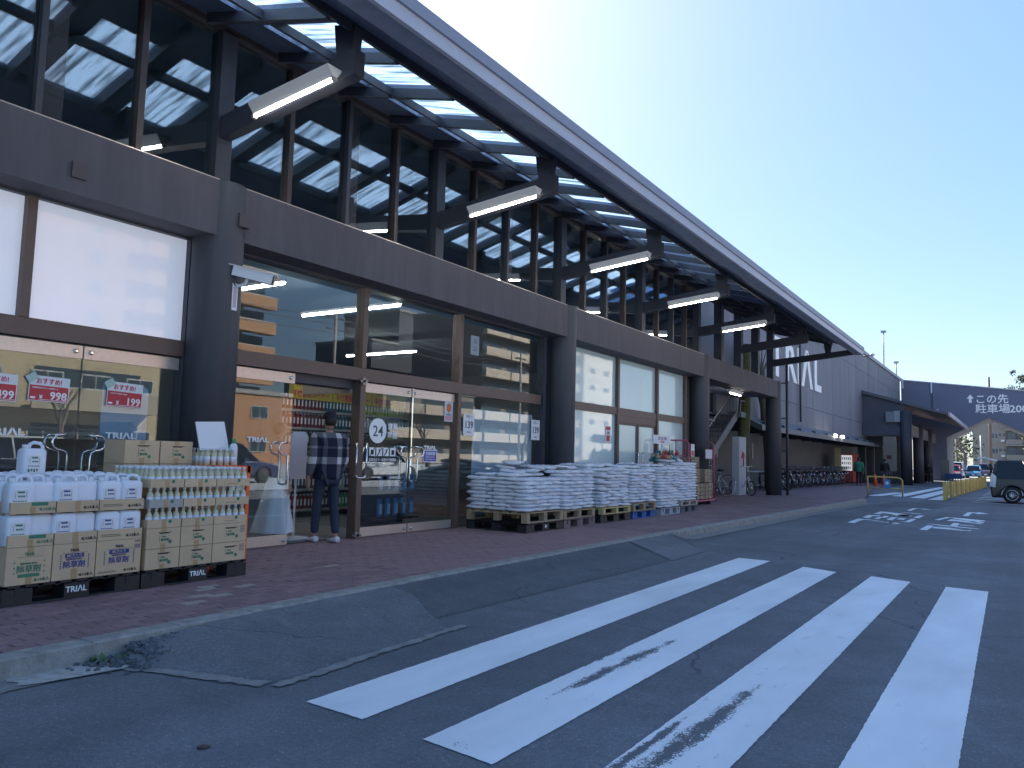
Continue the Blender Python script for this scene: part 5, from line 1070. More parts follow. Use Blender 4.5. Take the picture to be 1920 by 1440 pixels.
for f_ in range(5):
    z = f_ * 2.8 - .1
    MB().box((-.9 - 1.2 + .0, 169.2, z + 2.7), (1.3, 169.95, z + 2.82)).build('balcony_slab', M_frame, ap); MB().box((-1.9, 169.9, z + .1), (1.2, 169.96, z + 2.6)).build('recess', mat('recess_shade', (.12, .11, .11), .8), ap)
    MB().box((-1.6, 169.85, z + .3), (-.3, 169.89, z + 2.3)).build('balcony_door', M_win, ap); MB().box((-1.9, 169.3, z + .1), (1.2, 169.4, z + 1.0)).build('parapet', M_beige, ap)
    for x in (-3.0, -2.3): MB().box((x, 169.9, z + 1.6), (x + .35, 169.94, z + 2.1)).build('window', M_win, ap)
    MB().box((-2.7, 169.6, z + .6), (-2.1, 169.95, z + .95)).build('air_conditioner', M_white, ap)
apartment('orange tiled apartment tower with stacked balconies across the street', 'apartment_building', 45, 58, 28, 46.5, 25, M_orange_b, 'x', [44, 40, 36, 32], 2.4, [(44.6, 49.4), (36, 44.4)], M_or2)
apartment('low orange tiled annex across the street beside the apartment tower', 'apartment_building', 40, 52, 18, 53, 6.0, M_orange_b, 'x', [24, 29, 34, 39, 44, 49], 2.9, None, None, 1.8)
apartment('yellowish low house across the street reflected in the left doors', 'house', 26, 36, 12, 26.5, 6.2, mat('yellow_render', (.45, .36, .22), .8, var=.15, vscale=2), 'x', [13.5, 16.5, 19.4, 21.9, 24.4], 2.9, [(12.5, 18.5), (19, 25.8)], mat('house_balcony', (.36, .30, .22), .8), 1.6)
for k, (a_, b_, h) in enumerate(((80, 86, 13), (86, 92, 18), (92, 108, 23.5))):
    apartment(['lowest dark step', 'middle dark step', 'tallest dark step'][k] + ' of the stepped apartment tower across the street', 'apartment_building', 66, 78, a_, b_, h, M_darkb, 'x', [a_ + 1.5, a_ + 4], 2.9)
apartment('beige high apartment block with rows of balconies across the street', 'apartment_building', 45, 58, 86, 112, 21, mat('brown_grey_render', (.22, .19, .17), .8), 'x', [], 2.9, [(84.6, 90.5), (90.8, 97), (97.3, 104), (104.3, 111)], M_bb)
apartment('beige low wing of the balcony apartment block across the street', 'apartment_building', 45, 58, 66, 84, 8.8, mat('brown_grey_render', (.22, .19, .17), .8), 'x', [], 2.9, [(66, 72), (72.3, 78), (78.3, 84)], M_bb)
apartment('cream rendered apartment block with small windows across the street', 'apartment_building', 60, 74, 143, 159, 33, M_cream, 'x', [146, 152.5], 3.6, None, None, 2.2)
# utility poles with wires
def upole(label, x, y, h, r=.14, m=None, arms=True):
    t = thing('utility_pole', label, 'pole', (x, y, 0)); MB().tube([(0, 0, 0), (0, 0, h)], [r, r * .7], 10).build('pole', m or mat('concrete_pole', (.3, .28, .26), .8), t)
    if arms:
        for z in (h - .6, h - 1.4): MB().box((-.08, -.8, z), (.08, .8, z + .1)).build('crossarm', M_steel, t)
    return t
upole('tall brown utility pole seen through the middle of the overpass opening', -3.0, 118, 13, .2, mat('brown_pole', (.16, .12, .10), .8), False)
upole('white lamp pole rising before the beige apartment windows', -3.9, 112, 5.2, .07, M_white, False); upole('white pole left of the bare tree under the overpass', -6.6, 112, 8.6, .09, M_white, False)
upole('slim pale pole at the left inside the overpass opening', -6.6, 98, 4.6, .05, mat('concrete_pole', (.3, .28, .26), .8), False)
for i, (x, y) in enumerate(((24, 38), (24, 62), (24, 90))): upole(['nearest', 'middle', 'farthest'][i] + ' concrete utility pole along the far kerb of the street', x, y, 11)
for i, z in enumerate((10.4, 10.0, 9.4)): one(MB().tube([(24, 14, z), (24, 26, z - .4), (24, 38, z), (24, 50, z - .5), (24, 62, z), (24, 76, z - .6), (24, 90, z)], .025, 5).build('overhead_wire', M_steel), ['topmost', 'middle', 'lowest'][i] + ' overhead wire strung between the poles across the street', 'wire')
# trees
def bare_tree(label, loc, h, seed, spread=.9, m=None, r0=None, depth=5):
    r_ = random.Random(seed); t = thing('bare_tree', label, 'tree', loc); br = MB(); tr = MB(); r0 = r0 or h * .028
    def grow(p, d, l, r, k, mbb):
        pts = [p]; rr = [r]; q = Vector(p)
        for i in range(3):
            d2 = (d + Vector((r_.uniform(-.18, .18), r_.uniform(-.18, .18), r_.uniform(-.05, .14)))).normalized(); q = q + d2 * l / 3; pts.append(q.copy()); rr.append(r * (1 - .13 * (i + 1))); d = d2
        mbb.tube(pts, rr, 6 if k < 3 else 4, caps=False)
        if k >= depth: return
        for i in range(3 if k < 3 else 2):
            az = r_.uniform(0, 6.28); e = spread * r_.uniform(.5, 1.0); side = Vector((math.cos(az), math.sin(az), .25)); grow(q if i else pts[2], (d * (1.2 - e * .4) + side * e).normalized(), l * r_.uniform(.62, .8), rr[-1] * r_.uniform(.6, .78), k + 1, br)
    grow(Vector((0, 0, 0)), Vector((0, 0, 1)), h * .3, r0, 0, tr); tr.build('trunk', m or M_bark, t); br.build('branches', m or M_bark, t); return t
bare_tree('bare wide spreading tree in front of the beige apartments', (-5.6, 108, 0), 9.5, 5, 1.1, mat('grey_bark', (.14, .12, .11), .9), .32)
bare_tree('bare cherry tree across the street mirrored in the panes', (30, 56, 0), 8.5, 9, 1.0); bare_tree('bare street tree across the street before the yellow house', (22, 19, 0), 7, 14, .9); bare_tree('bare street tree before the beige balcony block', (30, 72, 0), 7.5, 21, 1.0)
M_leafs = [mat('foliage_dark', (.045, .065, .03), .7, rand=.1), mat('foliage_mid', (.10, .13, .05), .7), mat('foliage_yellow', (.20, .22, .06), .7)]
def bush(label, loc, sx, sy, sz, n, mi, seed, name='evergreen_tree', cat='tree', trunk=1.2, sz_leaf=.28):
    r_ = random.Random(seed); t = thing(name, label, cat, loc); c = MB()
    cl = [(Vector((r_.gauss(0, .45) * sx, r_.gauss(0, .45) * sy, trunk + sz * (.5 + r_.gauss(0, .26)))), r_.uniform(.25, .5) * min(sx, sz)) for _ in range(max(8, n // 90))]
    for i in range(n):
        cc, rr = r_.choice(cl); d = Vector((r_.gauss(0, 1), r_.gauss(0, 1), r_.gauss(0, 1))).normalized(); p = cc + d * rr * r_.uniform(.6, 1.05); s = sz_leaf * r_.uniform(.5, 1.2)
        u = Vector((r_.gauss(0, 1), r_.gauss(0, 1), r_.gauss(0, 1))).normalized(); v = u.cross(d).normalized(); u = (d * .35 + u).normalized()
        c.add([p - u * s * .5, p + v * s * .3, p + u * s * .5, p - v * s * .3], [(0, 1, 2, 3)], 0 if r_.random() < .6 else 1)
    c.build('crown', [M_leafs[mi], M_leafs[min(2, mi + 1)]], t); MB().tube([(0, 0, 0), (0, 0, trunk + sz * .5)], [.15, .08], 8).build('trunk', M_bark, t); return t
bush('yellow green leafy shrub in sun behind the overpass pier', (-7.3, 113, 0), 2.2, 2, 3.6, 2600, 1, 3, 'leafy_shrub', 'shrub', .3, .3)
bush('dark evergreen tree left of the beige apartments behind the overpass', (-9.5, 135, 0), 4, 4, 8, 4200, 0, 4, trunk=1, sz_leaf=.5)
bush('tall evergreen tree whose top shows over the overpass at the right edge', (.9, 96, 0), 1.2, 1.6, 7, 9000, 0, 8, trunk=3.4, sz_leaf=.22)
bush('rounded green tree across the street by the low wing', (30, 47, 0), 2, 2, 4, 2200, 0, 12, trunk=1.6)
for i, x in enumerate((-6.2, -5.1, -4.0)):
    b = MB(); b.tube([(0, 0, 0), (0, 0, 1.2)], .03, 6); b.box((-.25, -.05, 1.2), (.25, .05, 1.3)); z = top([-3.4, -1.6, .0][i] + 0)
for i, x in enumerate((-3.55, -2.15, -.75)): t = thing('floodlight_mast', ['left', 'middle', 'right'][i] + ' of three small floodlight masts above the overpass edge', 'lamp', (x, 88, top(x) - 2 + .55)); MB().tube([(0, 0, 0), (0, 0, 2.1)], .035, 6).build('mast', M_steel, t); MB().box((-.2, -.08, 2.1), (.2, .08, 2.2)).build('lamp_head', M_steel, t)

# ================================================================ CARS
M_cglass = mat('car_glass', (.015, .02, .03), .08, spec=.35); M_lampw = mat('car_lamp_clear', (.6, .62, .66), .12, coat=1.); M_lampr = mat('car_lamp_red', (.4, .02, .02), .2, coat=1.)
def car(label, loc, rz_, L, Wd, H, paint, kind='hatch', name='parked_car', cat='car', gate=False):
    """length along local +X (front at +X), origin under the centre"""
    t = thing(name, label, cat, loc, rz_); h = L / 2; w_ = Wd / 2; gc = .19; bz = H * .56
    wr = .31; fx, rx = h - .72, -h + .68
    # lower body as lofted sections with wheel arches cut out of the side outline
    def arch(cx): return [(cx + .37 * math.cos(R(180 - a)), .27 + .37 * math.sin(R(180 - a)) * 1.0) for a in range(0, 181, 20)]
    side = [(-h + .02, gc + .08)] + [(-h + .06, gc)] + [p for p in arch(rx) if p[1] > gc] + [p for p in arch(fx) if p[1] > gc] + [(h - .08, gc), (h, gc + .12), (h - .01, bz * .72), (h - .10, bz * .86)]
    if kind == 'van': side += [(h - .75, bz + .02), (-h + .03, bz + .03), (-h - .0, bz * .6)]
    else: side += [(h - .85, bz), (-h + .12, bz + .02), (-h + .0, bz * .8)]
    b = MB(); N = len(side); rows = []
    for k, (yy_, ins) in enumerate(((-w_ + .0, 1), (-w_ + .10, 0), (w_ - .10, 0), (w_, 1))): pass
    vs = []
    for (yy_, sc_, dz) in ((-w_, 1, 0), (w_, 1, 0)):
        for (x, z) in side: vs.append((x, yy_ * (1 if z > .25 else .97) * (1 - .05 * max(0, (z - bz * .6) / bz)), z))
    fs = [tuple(range(N)), tuple(reversed(range(N, 2 * N)))] + [(i, i + N, (i + 1) % N + N, (i + 1) % N) for i in range(N)]
    b.add(vs, fs); body = b.build('body', paint, t); bv = body.modifiers.new('b', 'BEVEL'); bv.width = .05; bv.segments = 3; bv.limit_method = 'ANGLE'; bv.angle_limit = R(40)
    for p in body.data.polygons: p.use_smooth = len(p.vertices) == 4
    # greenhouse
    if kind == 'van': g0 = [(-h + .04, bz), (h - .85, bz)]; g1 = [(-h + .22, H - .03), (h - 1.55, H - .03)]
    else: g0 = [(-h + .12, bz), (h - .95, bz)]; g1 = [(-h + .5, H - .03), (h - 1.65, H - .03)]
    wt = w_ * .80; q = MB(); wb = w_ * .955
    q.add([(g0[0][0], -wb, bz - .03), (g0[1][0], -wb, bz - .03), (g0[1][0], wb, bz - .03), (g0[0][0], wb, bz - .03), (g1[0][0], -wt, H - .04), (g1[1][0], -wt, H - .04), (g1[1][0], wt, H - .04), (g1[0][0], wt, H - .04)], [(0, 3, 2, 1), (4, 5, 6, 7), (0, 1, 5, 4), (1, 2, 6, 5), (2, 3, 7, 6), (3, 0, 4, 7)])
    q.build('windows', M_cglass, t)
    rf = MB().add([(g1[0][0] - .05, -wt - .01, H - .06), (g1[1][0] + .05, -wt - .01, H - .06), (g1[1][0] + .05, wt + .01, H - .06), (g1[0][0] - .05, wt + .01, H - .06), (g1[0][0] + .05, -wt + .08, H), (g1[1][0] - .1, -wt + .08, H), (g1[1][0] - .1, wt - .08, H), (g1[0][0] + .05, wt - .08, H)], [(0, 3, 2, 1), (4, 5, 6, 7), (0, 1, 5, 4), (1, 2, 6, 5), (2, 3, 7, 6), (3, 0, 4, 7)]).build('roof', paint, t)
    mid = -.1
    for s in (-1, 1):
        for (xa, xb, wd_) in ((g0[0][0] + .02, g1[0][0] + .03, .10), (g0[0][0] + (g0[1][0] - g0[0][0]) * .34, g1[0][0] + (g1[1][0] - g1[0][0]) * .30, .06), (g0[0][0] + (g0[1][0] - g0[0][0]) * .62, g1[0][0] + (g1[1][0] - g1[0][0]) * .66, .05), (g0[1][0] - .02, g1[1][0] - .02, .07)):
            MB().tube([(xa, s * (wb + .005), bz - .02), (xb, s * (wt + .012), H - .05)], wd_ / 2, 6).build('pillar', paint, t)
        MB().box((fx - 1.05, s * (w_ + .0), bz - .02), (fx - .87, s * (w_ + .16), bz + .12)).build('mirror', paint, t)
        for k, xx in enumerate((g0[0][0] + (g0[1][0] - g0[0][0]) * .36, g0[0][0] + (g0[1][0] - g0[0][0]) * .66)): MB().box((xx - .12, s * (w_ - .005), bz - .14), (xx + .06, s * (w_ + .02), bz - .11)).build('door_handle', M_chrome, t); MB().box((xx - .004 + .1, s * (w_ - .01), gc + .1), (xx + .004 + .1, s * (w_ + .002), bz - .06)).build('door_seam', M_ink_k, t)
        MB().box((h - .32, s * (w_ - .42), bz * .72), (h + .005, s * (w_ - .03), bz * .88)).build('headlight', M_lampw, t)
        if kind == 'van': MB().prism([(-h - .02, .62), (-h + .16, .58), (-h + .2, bz + .08), (-h + .06, bz + .22), (-h + .01, bz + .1)], lambda x, z: (x, s * (w_ + .012), z), lambda x, z: (x, s * (w_ - .16), z)).build('tail_light', M_lampw, t)
        else: MB().box((-h - .008, s * (w_ - .3), bz * .7), (-h + .2, s * (w_ + .004), bz * .92)).build('tail_light', M_lampr, t)
        for cx in (fx, rx):
            o = MB().lathe([(wr * .62, -.10), (wr - .02, -.10), (wr, -.07), (wr, .07), (wr - .02, .10), (wr * .62, .10)], n=24).build('wheel', M_rubber, t, (cx, s * (w_ - .12), wr), (R(90), 0, 0))
            c = MB().lathe([(.03, .0), (.05, .02)], n=12)
            for k in range(10):
                a = 2 * math.pi * k / 10; c.tube([(0, 0, .01), (wr * .6 * math.cos(a), wr * .6 * math.sin(a), -.01)], .016, 4)
            c.tube([(wr * .61 * math.cos(2 * math.pi * k / 20), wr * .61 * math.sin(2 * math.pi * k / 20), .0) for k in range(21)], .014, 5)
            cc = c.build('rim', M_chrome, o, (0, 0, -.085 * s if s < 0 else -.085)); cc.location = (0, 0, .09 if s < 0 else -.09); MB().lathe([(wr * .62, -.02), (wr * .62, .02)], n=20).build('brake_disc', M_steel, o)
    MB().box((h - .0, -w_ * .45, gc + .2), (h + .015, w_ * .45, gc + .34)).build('grille', M_black, t); MB().box((h + .003, -.17, gc + .17), (h + .02, .17, gc + .33)).build('licence_plate', M_paper, t)
    MB().box((-h + .05, -w_ * .95, .2), (h - .05, w_ * .95, .26)).build('underbody', M_rubber, t)
    if gate:
        MB().box((-h - .01, -w_ * .8, .5), (-h + .03, w_ * .8, H - .15)).build('boot_opening', M_ink_k, t)
        g = MB().prism([(-h + .25, H - .02), (-h - .15, H + .09), (-h - .42, H + .05), (-h - .43, H + .0), (-h - .15, H + .03), (-h + .25, H - .08)], lambda x, z: (x, -wt, z), lambda x, z: (x, wt, z)).build('liftgate', M_white, t)
        MB().tube([(-h + .05, -wt + .05, H - .45), (-h - .2, -wt + .05, H + .03)], .012, 6).build('gas_strut', M_chrome, t)
    return t
def paint_car(n, c): return mat('car_paint_' + n, c, .35, coat=.35 if n == 'black' else 1.)
car('black minivan with raised liftgate parked at the right edge', (1.35, 35.35, 0), 0, 4.55, 1.72, 1.62, paint_car('black', (.006, .007, .011)), 'van', 'parked_van', 'van', True)
car('light blue small car facing us beyond the overpass', (-4.45, 106, 0), R(-90), 3.4, 1.48, 1.5, paint_car('sky', (.08, .32, .55)))
car('red car half hidden behind the blue car rack beyond the overpass', (-6.0, 96, 0), R(-90), 3.8, 1.6, 1.5, paint_car('red', (.35, .04, .06)))
car('white minivan behind the red car beyond the overpass', (-6.2, 104, 0), R(-90), 4.4, 1.7, 1.85, paint_car('white', (.6, .62, .65)), 'van')
car('dark maroon car with pale roof behind the light blue one', (-3.4, 112, 0), R(-90), 4.4, 1.7, 1.75, paint_car('maroon', (.10, .05, .09)), 'van')
car('silver car parked across the road, mirrored in the left glass doors', (9.5, 12.0, 0), R(90), 4.3, 1.7, 1.5, paint_car('silver', (.5, .52, .54))); car('white car parked across the road, mirrored in the teal windows', (9.5, 27, 0), R(90), 4.3, 1.7, 1.5, paint_car('white', (.6, .62, .65))); car('dark blue car parked across the road beside the silver one', (9.5, 18.5, 0), R(90), 4.2, 1.7, 1.5, paint_car('navy', (.03, .05, .12)))
car('white minivan parked beyond the entrance columns', (-9.2, 100, 0), R(-90), 4.4, 1.7, 1.85, paint_car('white', (.6, .62, .65)), 'van')

# ================================================================ YELLOW BARRIERS, CONES, MACHINE
M_yel = mat('yellow_painted_steel', (.68, .44, .12), .5, var=.12, vscale=6)
t = thing('barrier', 'yellow tubular hoop barrier with blue sign by the far crosswalk', 'barrier', (-5.3, 35.4, .02)); MB().tube([(0, 0, 0), (0, 0, .78), (.0, 0, .8), (1.12, 0, .78), (1.24, 0, .74), (1.3, 0, .66), (1.3, 0, 0)], .032, 10).build('hoop', M_yel, t); MB().tube([(0, 0, .33), (1.3, 0, .33)], .022, 8).build('cross_bar', M_yel, t)
MB().box((.62, -.045, .34), (.86, -.03, .7)).build('sign_plate', mat('sign_blue', (.08, .25, .6), .4), t); MB().lathe([(.07, 0), (.07, .002)], n=16).build('symbol', M_wtxt, t, (.74, -.046, .55), (R(90), 0, 0))
fu = thing('fence_unit', 'yellow picket barrier unit nearest the road lettering', 'fence', (-2.45, 34.6, 0), 0, 'yellow barrier units in a row along the road')
for y in (.04, 1.12): MB().box((-.05, y - .08, 0), (.05, y + .08, .7)).build('post', M_yel, fu)
for z in (.12, .58): MB().box((-.02, .05, z), (.02, 2.4, z + .06)).build('rail', M_yel, fu)
for k in range(5): MB().box((-.03, .35 + k * .38, .12), (.03, .46 + k * .38, .62)).build('picket', M_yel, fu)
for i in range(1, 11): dup(fu, (-2.45 + i * .055, 34.6 + i * 2.5, 0), 0, f"{['second', 'third', 'fourth', 'fifth', 'sixth', 'seventh', 'eighth', 'ninth', 'tenth', 'eleventh'][i - 1]} yellow picket barrier unit counted from the road lettering")
M_cone = mat('cone_orange', (.75, .12, .03), .5)
for i, (x, y) in enumerate(((-7.35, 52.0), (-6.95, 52.6))):
    t = thing('traffic_cone', ['left of the two orange cones by the entrance', 'right of the two orange cones by the entrance'][i], 'cone', (x, y, .03)); MB().box((-.19, -.19, 0), (.19, .19, .03)).build('base', M_cone, t); MB().lathe([(.14, .03), (.03, .7)], n=16).build('cone', M_cone, t); MB().lathe([(.108, .22), (.082, .36)], n=16).build('band', M_wtxt, t); MB().lathe([(.066, .5), (.05, .58)], n=16).build('band', M_wtxt, t)
t = thing('vending_machine', 'red and white vending machine under the lean-to beyond the bicycles', 'vending machine', (-9.1, 55, SW)); MB().box((-.75, 0, 0), (0, 2.2, 1.85)).build('body', mat('vending_red', (.40, .06, .05), .4), t); MB().box((-.7, -.03, .75), (-.05, 0, 1.75)).build('display', mat('vending_lit', (.6, .6, .62), .3, emit=(.9, .95, 1), estr=.12), t)
for q in range(3):
    for k in range(5): MB().box((-.66 + k * .12, -.05, .85 + q * .3), (-.60 + k * .12, -.03, 1.02 + q * .3)).build('sample_bottle', CANC[(q * 2 + k) % 7], t)
t = thing('banner_stand', 'narrow yellowish banner beside the vending machine', 'banner', (-9.55, 52.5, SW)); MB().box((-.2, 0, .3), (.15, .03, 2.2)).build('cloth', mat('banner_pale', (.5, .42, .25), .7), t); MB().tube([(-.22, 0, 0), (-.22, 0, 2.3)], .015, 6).build('pole', M_steel, t)
t = thing('cart_rack', 'blue and green cart rack at the foot of the overpass pier', 'rack', (-4.9, 70, 0)); 
for k in range(7): MB().tube([(k * .17, 0, .0), (k * .17 + .08, 0, .7)], .03, 6).build('upright', mat('rack_teal', (.03, .16, .18), .5), t)
MB().box((0, -.05, .35), (1.15, .3, .75)).build('basket', mat('rack_blue', (.03, .08, .25), .5), t)

# ================================================================ BICYCLES
def bicycle(label, loc, rz_, fc, basket=True, wr=.33, tyre=None, lean=0., mud=True, group='bicycles parked under the lean-to roof', step=True, bcol=None):
    """front wheel towards local +X"""
    t = thing('bicycle', label, 'bicycle', loc, rz_, group); t.rotation_euler = (lean, 0, rz_); m = fc; wb_ = .52
    for i, cx in enumerate((wb_, -wb_)):
        ring = [(wr * math.cos(2 * math.pi * k / 24), 0, wr * math.sin(2 * math.pi * k / 24)) for k in range(25)]
        o = MB().tube(ring, .02, 7, caps=False).build('wheel', tyre or M_rubber, t, (cx, 0, wr + .02)); s = MB().tube([(p[0] * .93, 0, p[2] * .93) for p in ring], .009, 5, caps=False)
        for k in range(12): a = 2 * math.pi * k / 12; s.tube([(.02 * math.cos(a + 1), .02, .02 * math.sin(a + 1)), (wr * .93 * math.cos(a), 0, wr * .93 * math.sin(a))], .0025, 3, caps=False)
        s.lathe([(.025, -.04), (.025, .04)], n=8); s.build('rim', M_chrome, o)
        if mud: MB().tube([((wr + .035) * math.cos(R(a)), 0, (wr + .035) * math.sin(R(a))) for a in (range(20, 171, 15) if i else range(40, 176, 15))], .022, 5).build('mudguard', M_chrome, t, (cx, 0, wr + .02))
    f = MB(); hd = (.36, 0, .80 if wr > .3 else .66); bb = (-.06, 0, .28); st = (-.2, 0, .72)
    f.tube([hd, (.30, 0, .62), (.08, 0, .33), bb], .02, 8) if step else f.tube([hd, bb], .02, 8).tube([hd, st], .018, 8)
    f.tube([bb, st], .018, 8); f.tube([st, (-wb_, .05, wr + .02)], .011, 6).tube([st, (-wb_, -.05, wr + .02)], .011, 6).tube([bb, (-wb_, .05, wr + .02)], .012, 6).tube([bb, (-wb_, -.05, wr + .02)], .012, 6)
    f.tube([hd, (.40, .0, .7 if wr > .3 else .5)], .022, 8).tube([(.40, .05, wr + .32), (wb_, .05, wr + .02)], .012, 6).tube([(.40, -.05, wr + .32), (wb_, -.05, wr + .02)], .012, 6).build('frame', m, t)
    MB().tube([hd, (.30, 0, 1.0), (.30, .1, 1.02), (.22, .27, 1.0), (.12, .28, .98)], .012, 7).tube([(.30, 0, 1.0), (.30, -.1, 1.02), (.22, -.27, 1.0), (.12, -.28, .98)], .012, 7).build('handlebar', M_chrome, t)
    MB().lathe([(.02, 0), (.11, .02), (.12, .05), (.06, .075)], (0, 0, 0), 12, sx=1.25, sy=.8).build('saddle', M_black, t, (-.25, 0, .82)); MB().tube([st, (-.235, 0, .83)], .013, 7).build('seat_post', M_chrome, t)
    MB().lathe([(.085, -.008), (.085, .008)], n=16).build('chainring', M_chrome, t, bb, (R(90), 0, 0)); MB().tube([(bb[0] - .1, .06, bb[2] - .14), bb, (bb[0] + .1, -.06, bb[2] + .14)], .01, 6).build('crank', M_chrome, t)
    MB().tube([(-wb_ + .1, .05, .3), (-wb_ + .05, .12, .02)], .01, 5).build('kickstand', M_chrome, t)
    if basket:
        bk = MB()
        for z in (0, .08, .16, .24): bk.tube([(-.13, -.17, z), (.15, -.19, z), (.15, .19, z), (-.13, .17, z), (-.13, -.17, z)], .006, 4, caps=False)
        for k in range(7):
            y = -.18 + k * .06; bk.tube([(.15, y, 0), (.15, y, .24)], .004, 3, caps=False).tube([(-.13, y, 0), (-.13, y, .24)], .004, 3, caps=False)
        for k in range(5): x = -.12 + k * .06; bk.tube([(x, -.18, 0), (x, -.18, .24)], .004, 3, caps=False).tube([(x, .18, 0), (x, .18, .24)], .004, 3, caps=False)
        bk.box((-.13, -.17, -.005), (.15, .17, .0)).build('basket', bcol or M_steel, t, (.48, 0, .78))
        MB().box((-.62, -.07, .74), (-.3, .07, .755)).build('carrier', M_chrome, t)
    return t
FC = [mat('bike_' + n, c, .35, coat=.5) for n, c in (('black', (.02, .02, .02)), ('silver', (.45, .46, .48)), ('navy', (.02, .04, .14)), ('wine', (.18, .02, .04)), ('white', (.6, .6, .62)), ('green', (.04, .1, .07)))]
bik = bicycle('white folding bicycle with black handlebar standing before the white cabinet', (-8.25, 27.8, SW), R(-38), FC[4], False, .24, group=None, mud=False, step=True)
bik.pop('group', None) if 'group' in bik else None
b2 = bicycle('bicycle with white tyres standing behind the pink roll cage', (-8.75, 26.3, SW), R(160), FC[1], False, .32, mat('white_tyre', (.6, .6, .62), .6), group=None)
proto = [bicycle('nearest parked bicycle in the row, with white mudguard and navy front, beside the last column', (-9.1, 35.3, SW), R(-28), FC[2], True, .33), bicycle('second bicycle of the row from the last column, black with basket', (-9.3, 37.0, SW), R(-35), FC[0], True, .35), bicycle('third bicycle of the row from the last column, silver with basket', (-9.3, 38.4, SW), R(-35), FC[1], True, .33)]
t = thing('childs_scooter', 'white leg shield moped like shape at the near end of the bicycle row', 'scooter', (-8.6, 34.3, SW)); MB().prism([(-.5, .1), (-.38, .12), (-.02, .62), (.0, .95), (-.14, 1.0), (-.2, .6)], lambda x, z: (x, -.04, z), lambda x, z: (x, .1, z)).build('shield', FC[4], t); MB().tube([(.3 * math.cos(R(k * 20)) + .28, 0, .3 + .28 * math.sin(R(k * 20))) for k in range(19)], .03, 6).build('wheel', M_rubber, t); MB().tube([(-.08, -.3, .98), (-.08, .3, .98)], .02, 6).build('handlebar', M_black, t)
names = ['fourth', 'fifth', 'sixth', 'seventh', 'eighth', 'ninth', 'tenth', 'eleventh', 'twelfth', 'thirteenth', 'fourteenth']
for i, nm in enumerate(names):
    c = dup(proto[i % 3], (-9.25 + rnd.uniform(-.1, .1), 39.7 + i * 1.12, SW), R(-35 + rnd.uniform(-9, 9)), f"{nm} bicycle of the parked row counted from the last round column")
    col = FC[[3, 0, 1, 5, 2, 0, 1, 3, 0, 4, 1][i]]
    for ch in c.children:
        if ch.name.startswith('frame'):
            ch.data = ch.data.copy(); ch.data.materials.clear(); ch.data.materials.append(col)

# ================================================================ PEOPLE
M_skin = mat('skin', (.42, .25, .18), .6); M_hair = mat('hair_black', (.015, .012, .012), .6)
def skinmesh(name, verts, edges, radii, m, parent, subd=2, root=0, face=False):
    me = bpy.data.meshes.new(name); me.from_pydata(verts, edges, []); o = bpy.data.objects.new(name, me); COL.objects.link(o)
    md = o.modifiers.new('skin', 'SKIN'); me.skin_vertices[0].data[root].use_root = True
    for i, r_ in enumerate(radii): me.skin_vertices[0].data[i].radius = r_ if isinstance(r_, tuple) else (r_, r_)
    md.use_smooth_shade = True; sb = o.modifiers.new('sub', 'SUBSURF'); sb.levels = subd; sb.render_levels = subd
    dg = bpy.context.evaluated_depsgraph_get(); nm = bpy.data.meshes.new_from_object(o.evaluated_get(dg)); bpy.data.objects.remove(o); nm.name = name
    nm.materials.clear(); nm.materials.append(m); nm.polygons.foreach_set('use_smooth', [True] * len(nm.polygons)); return link(name, nm, parent)
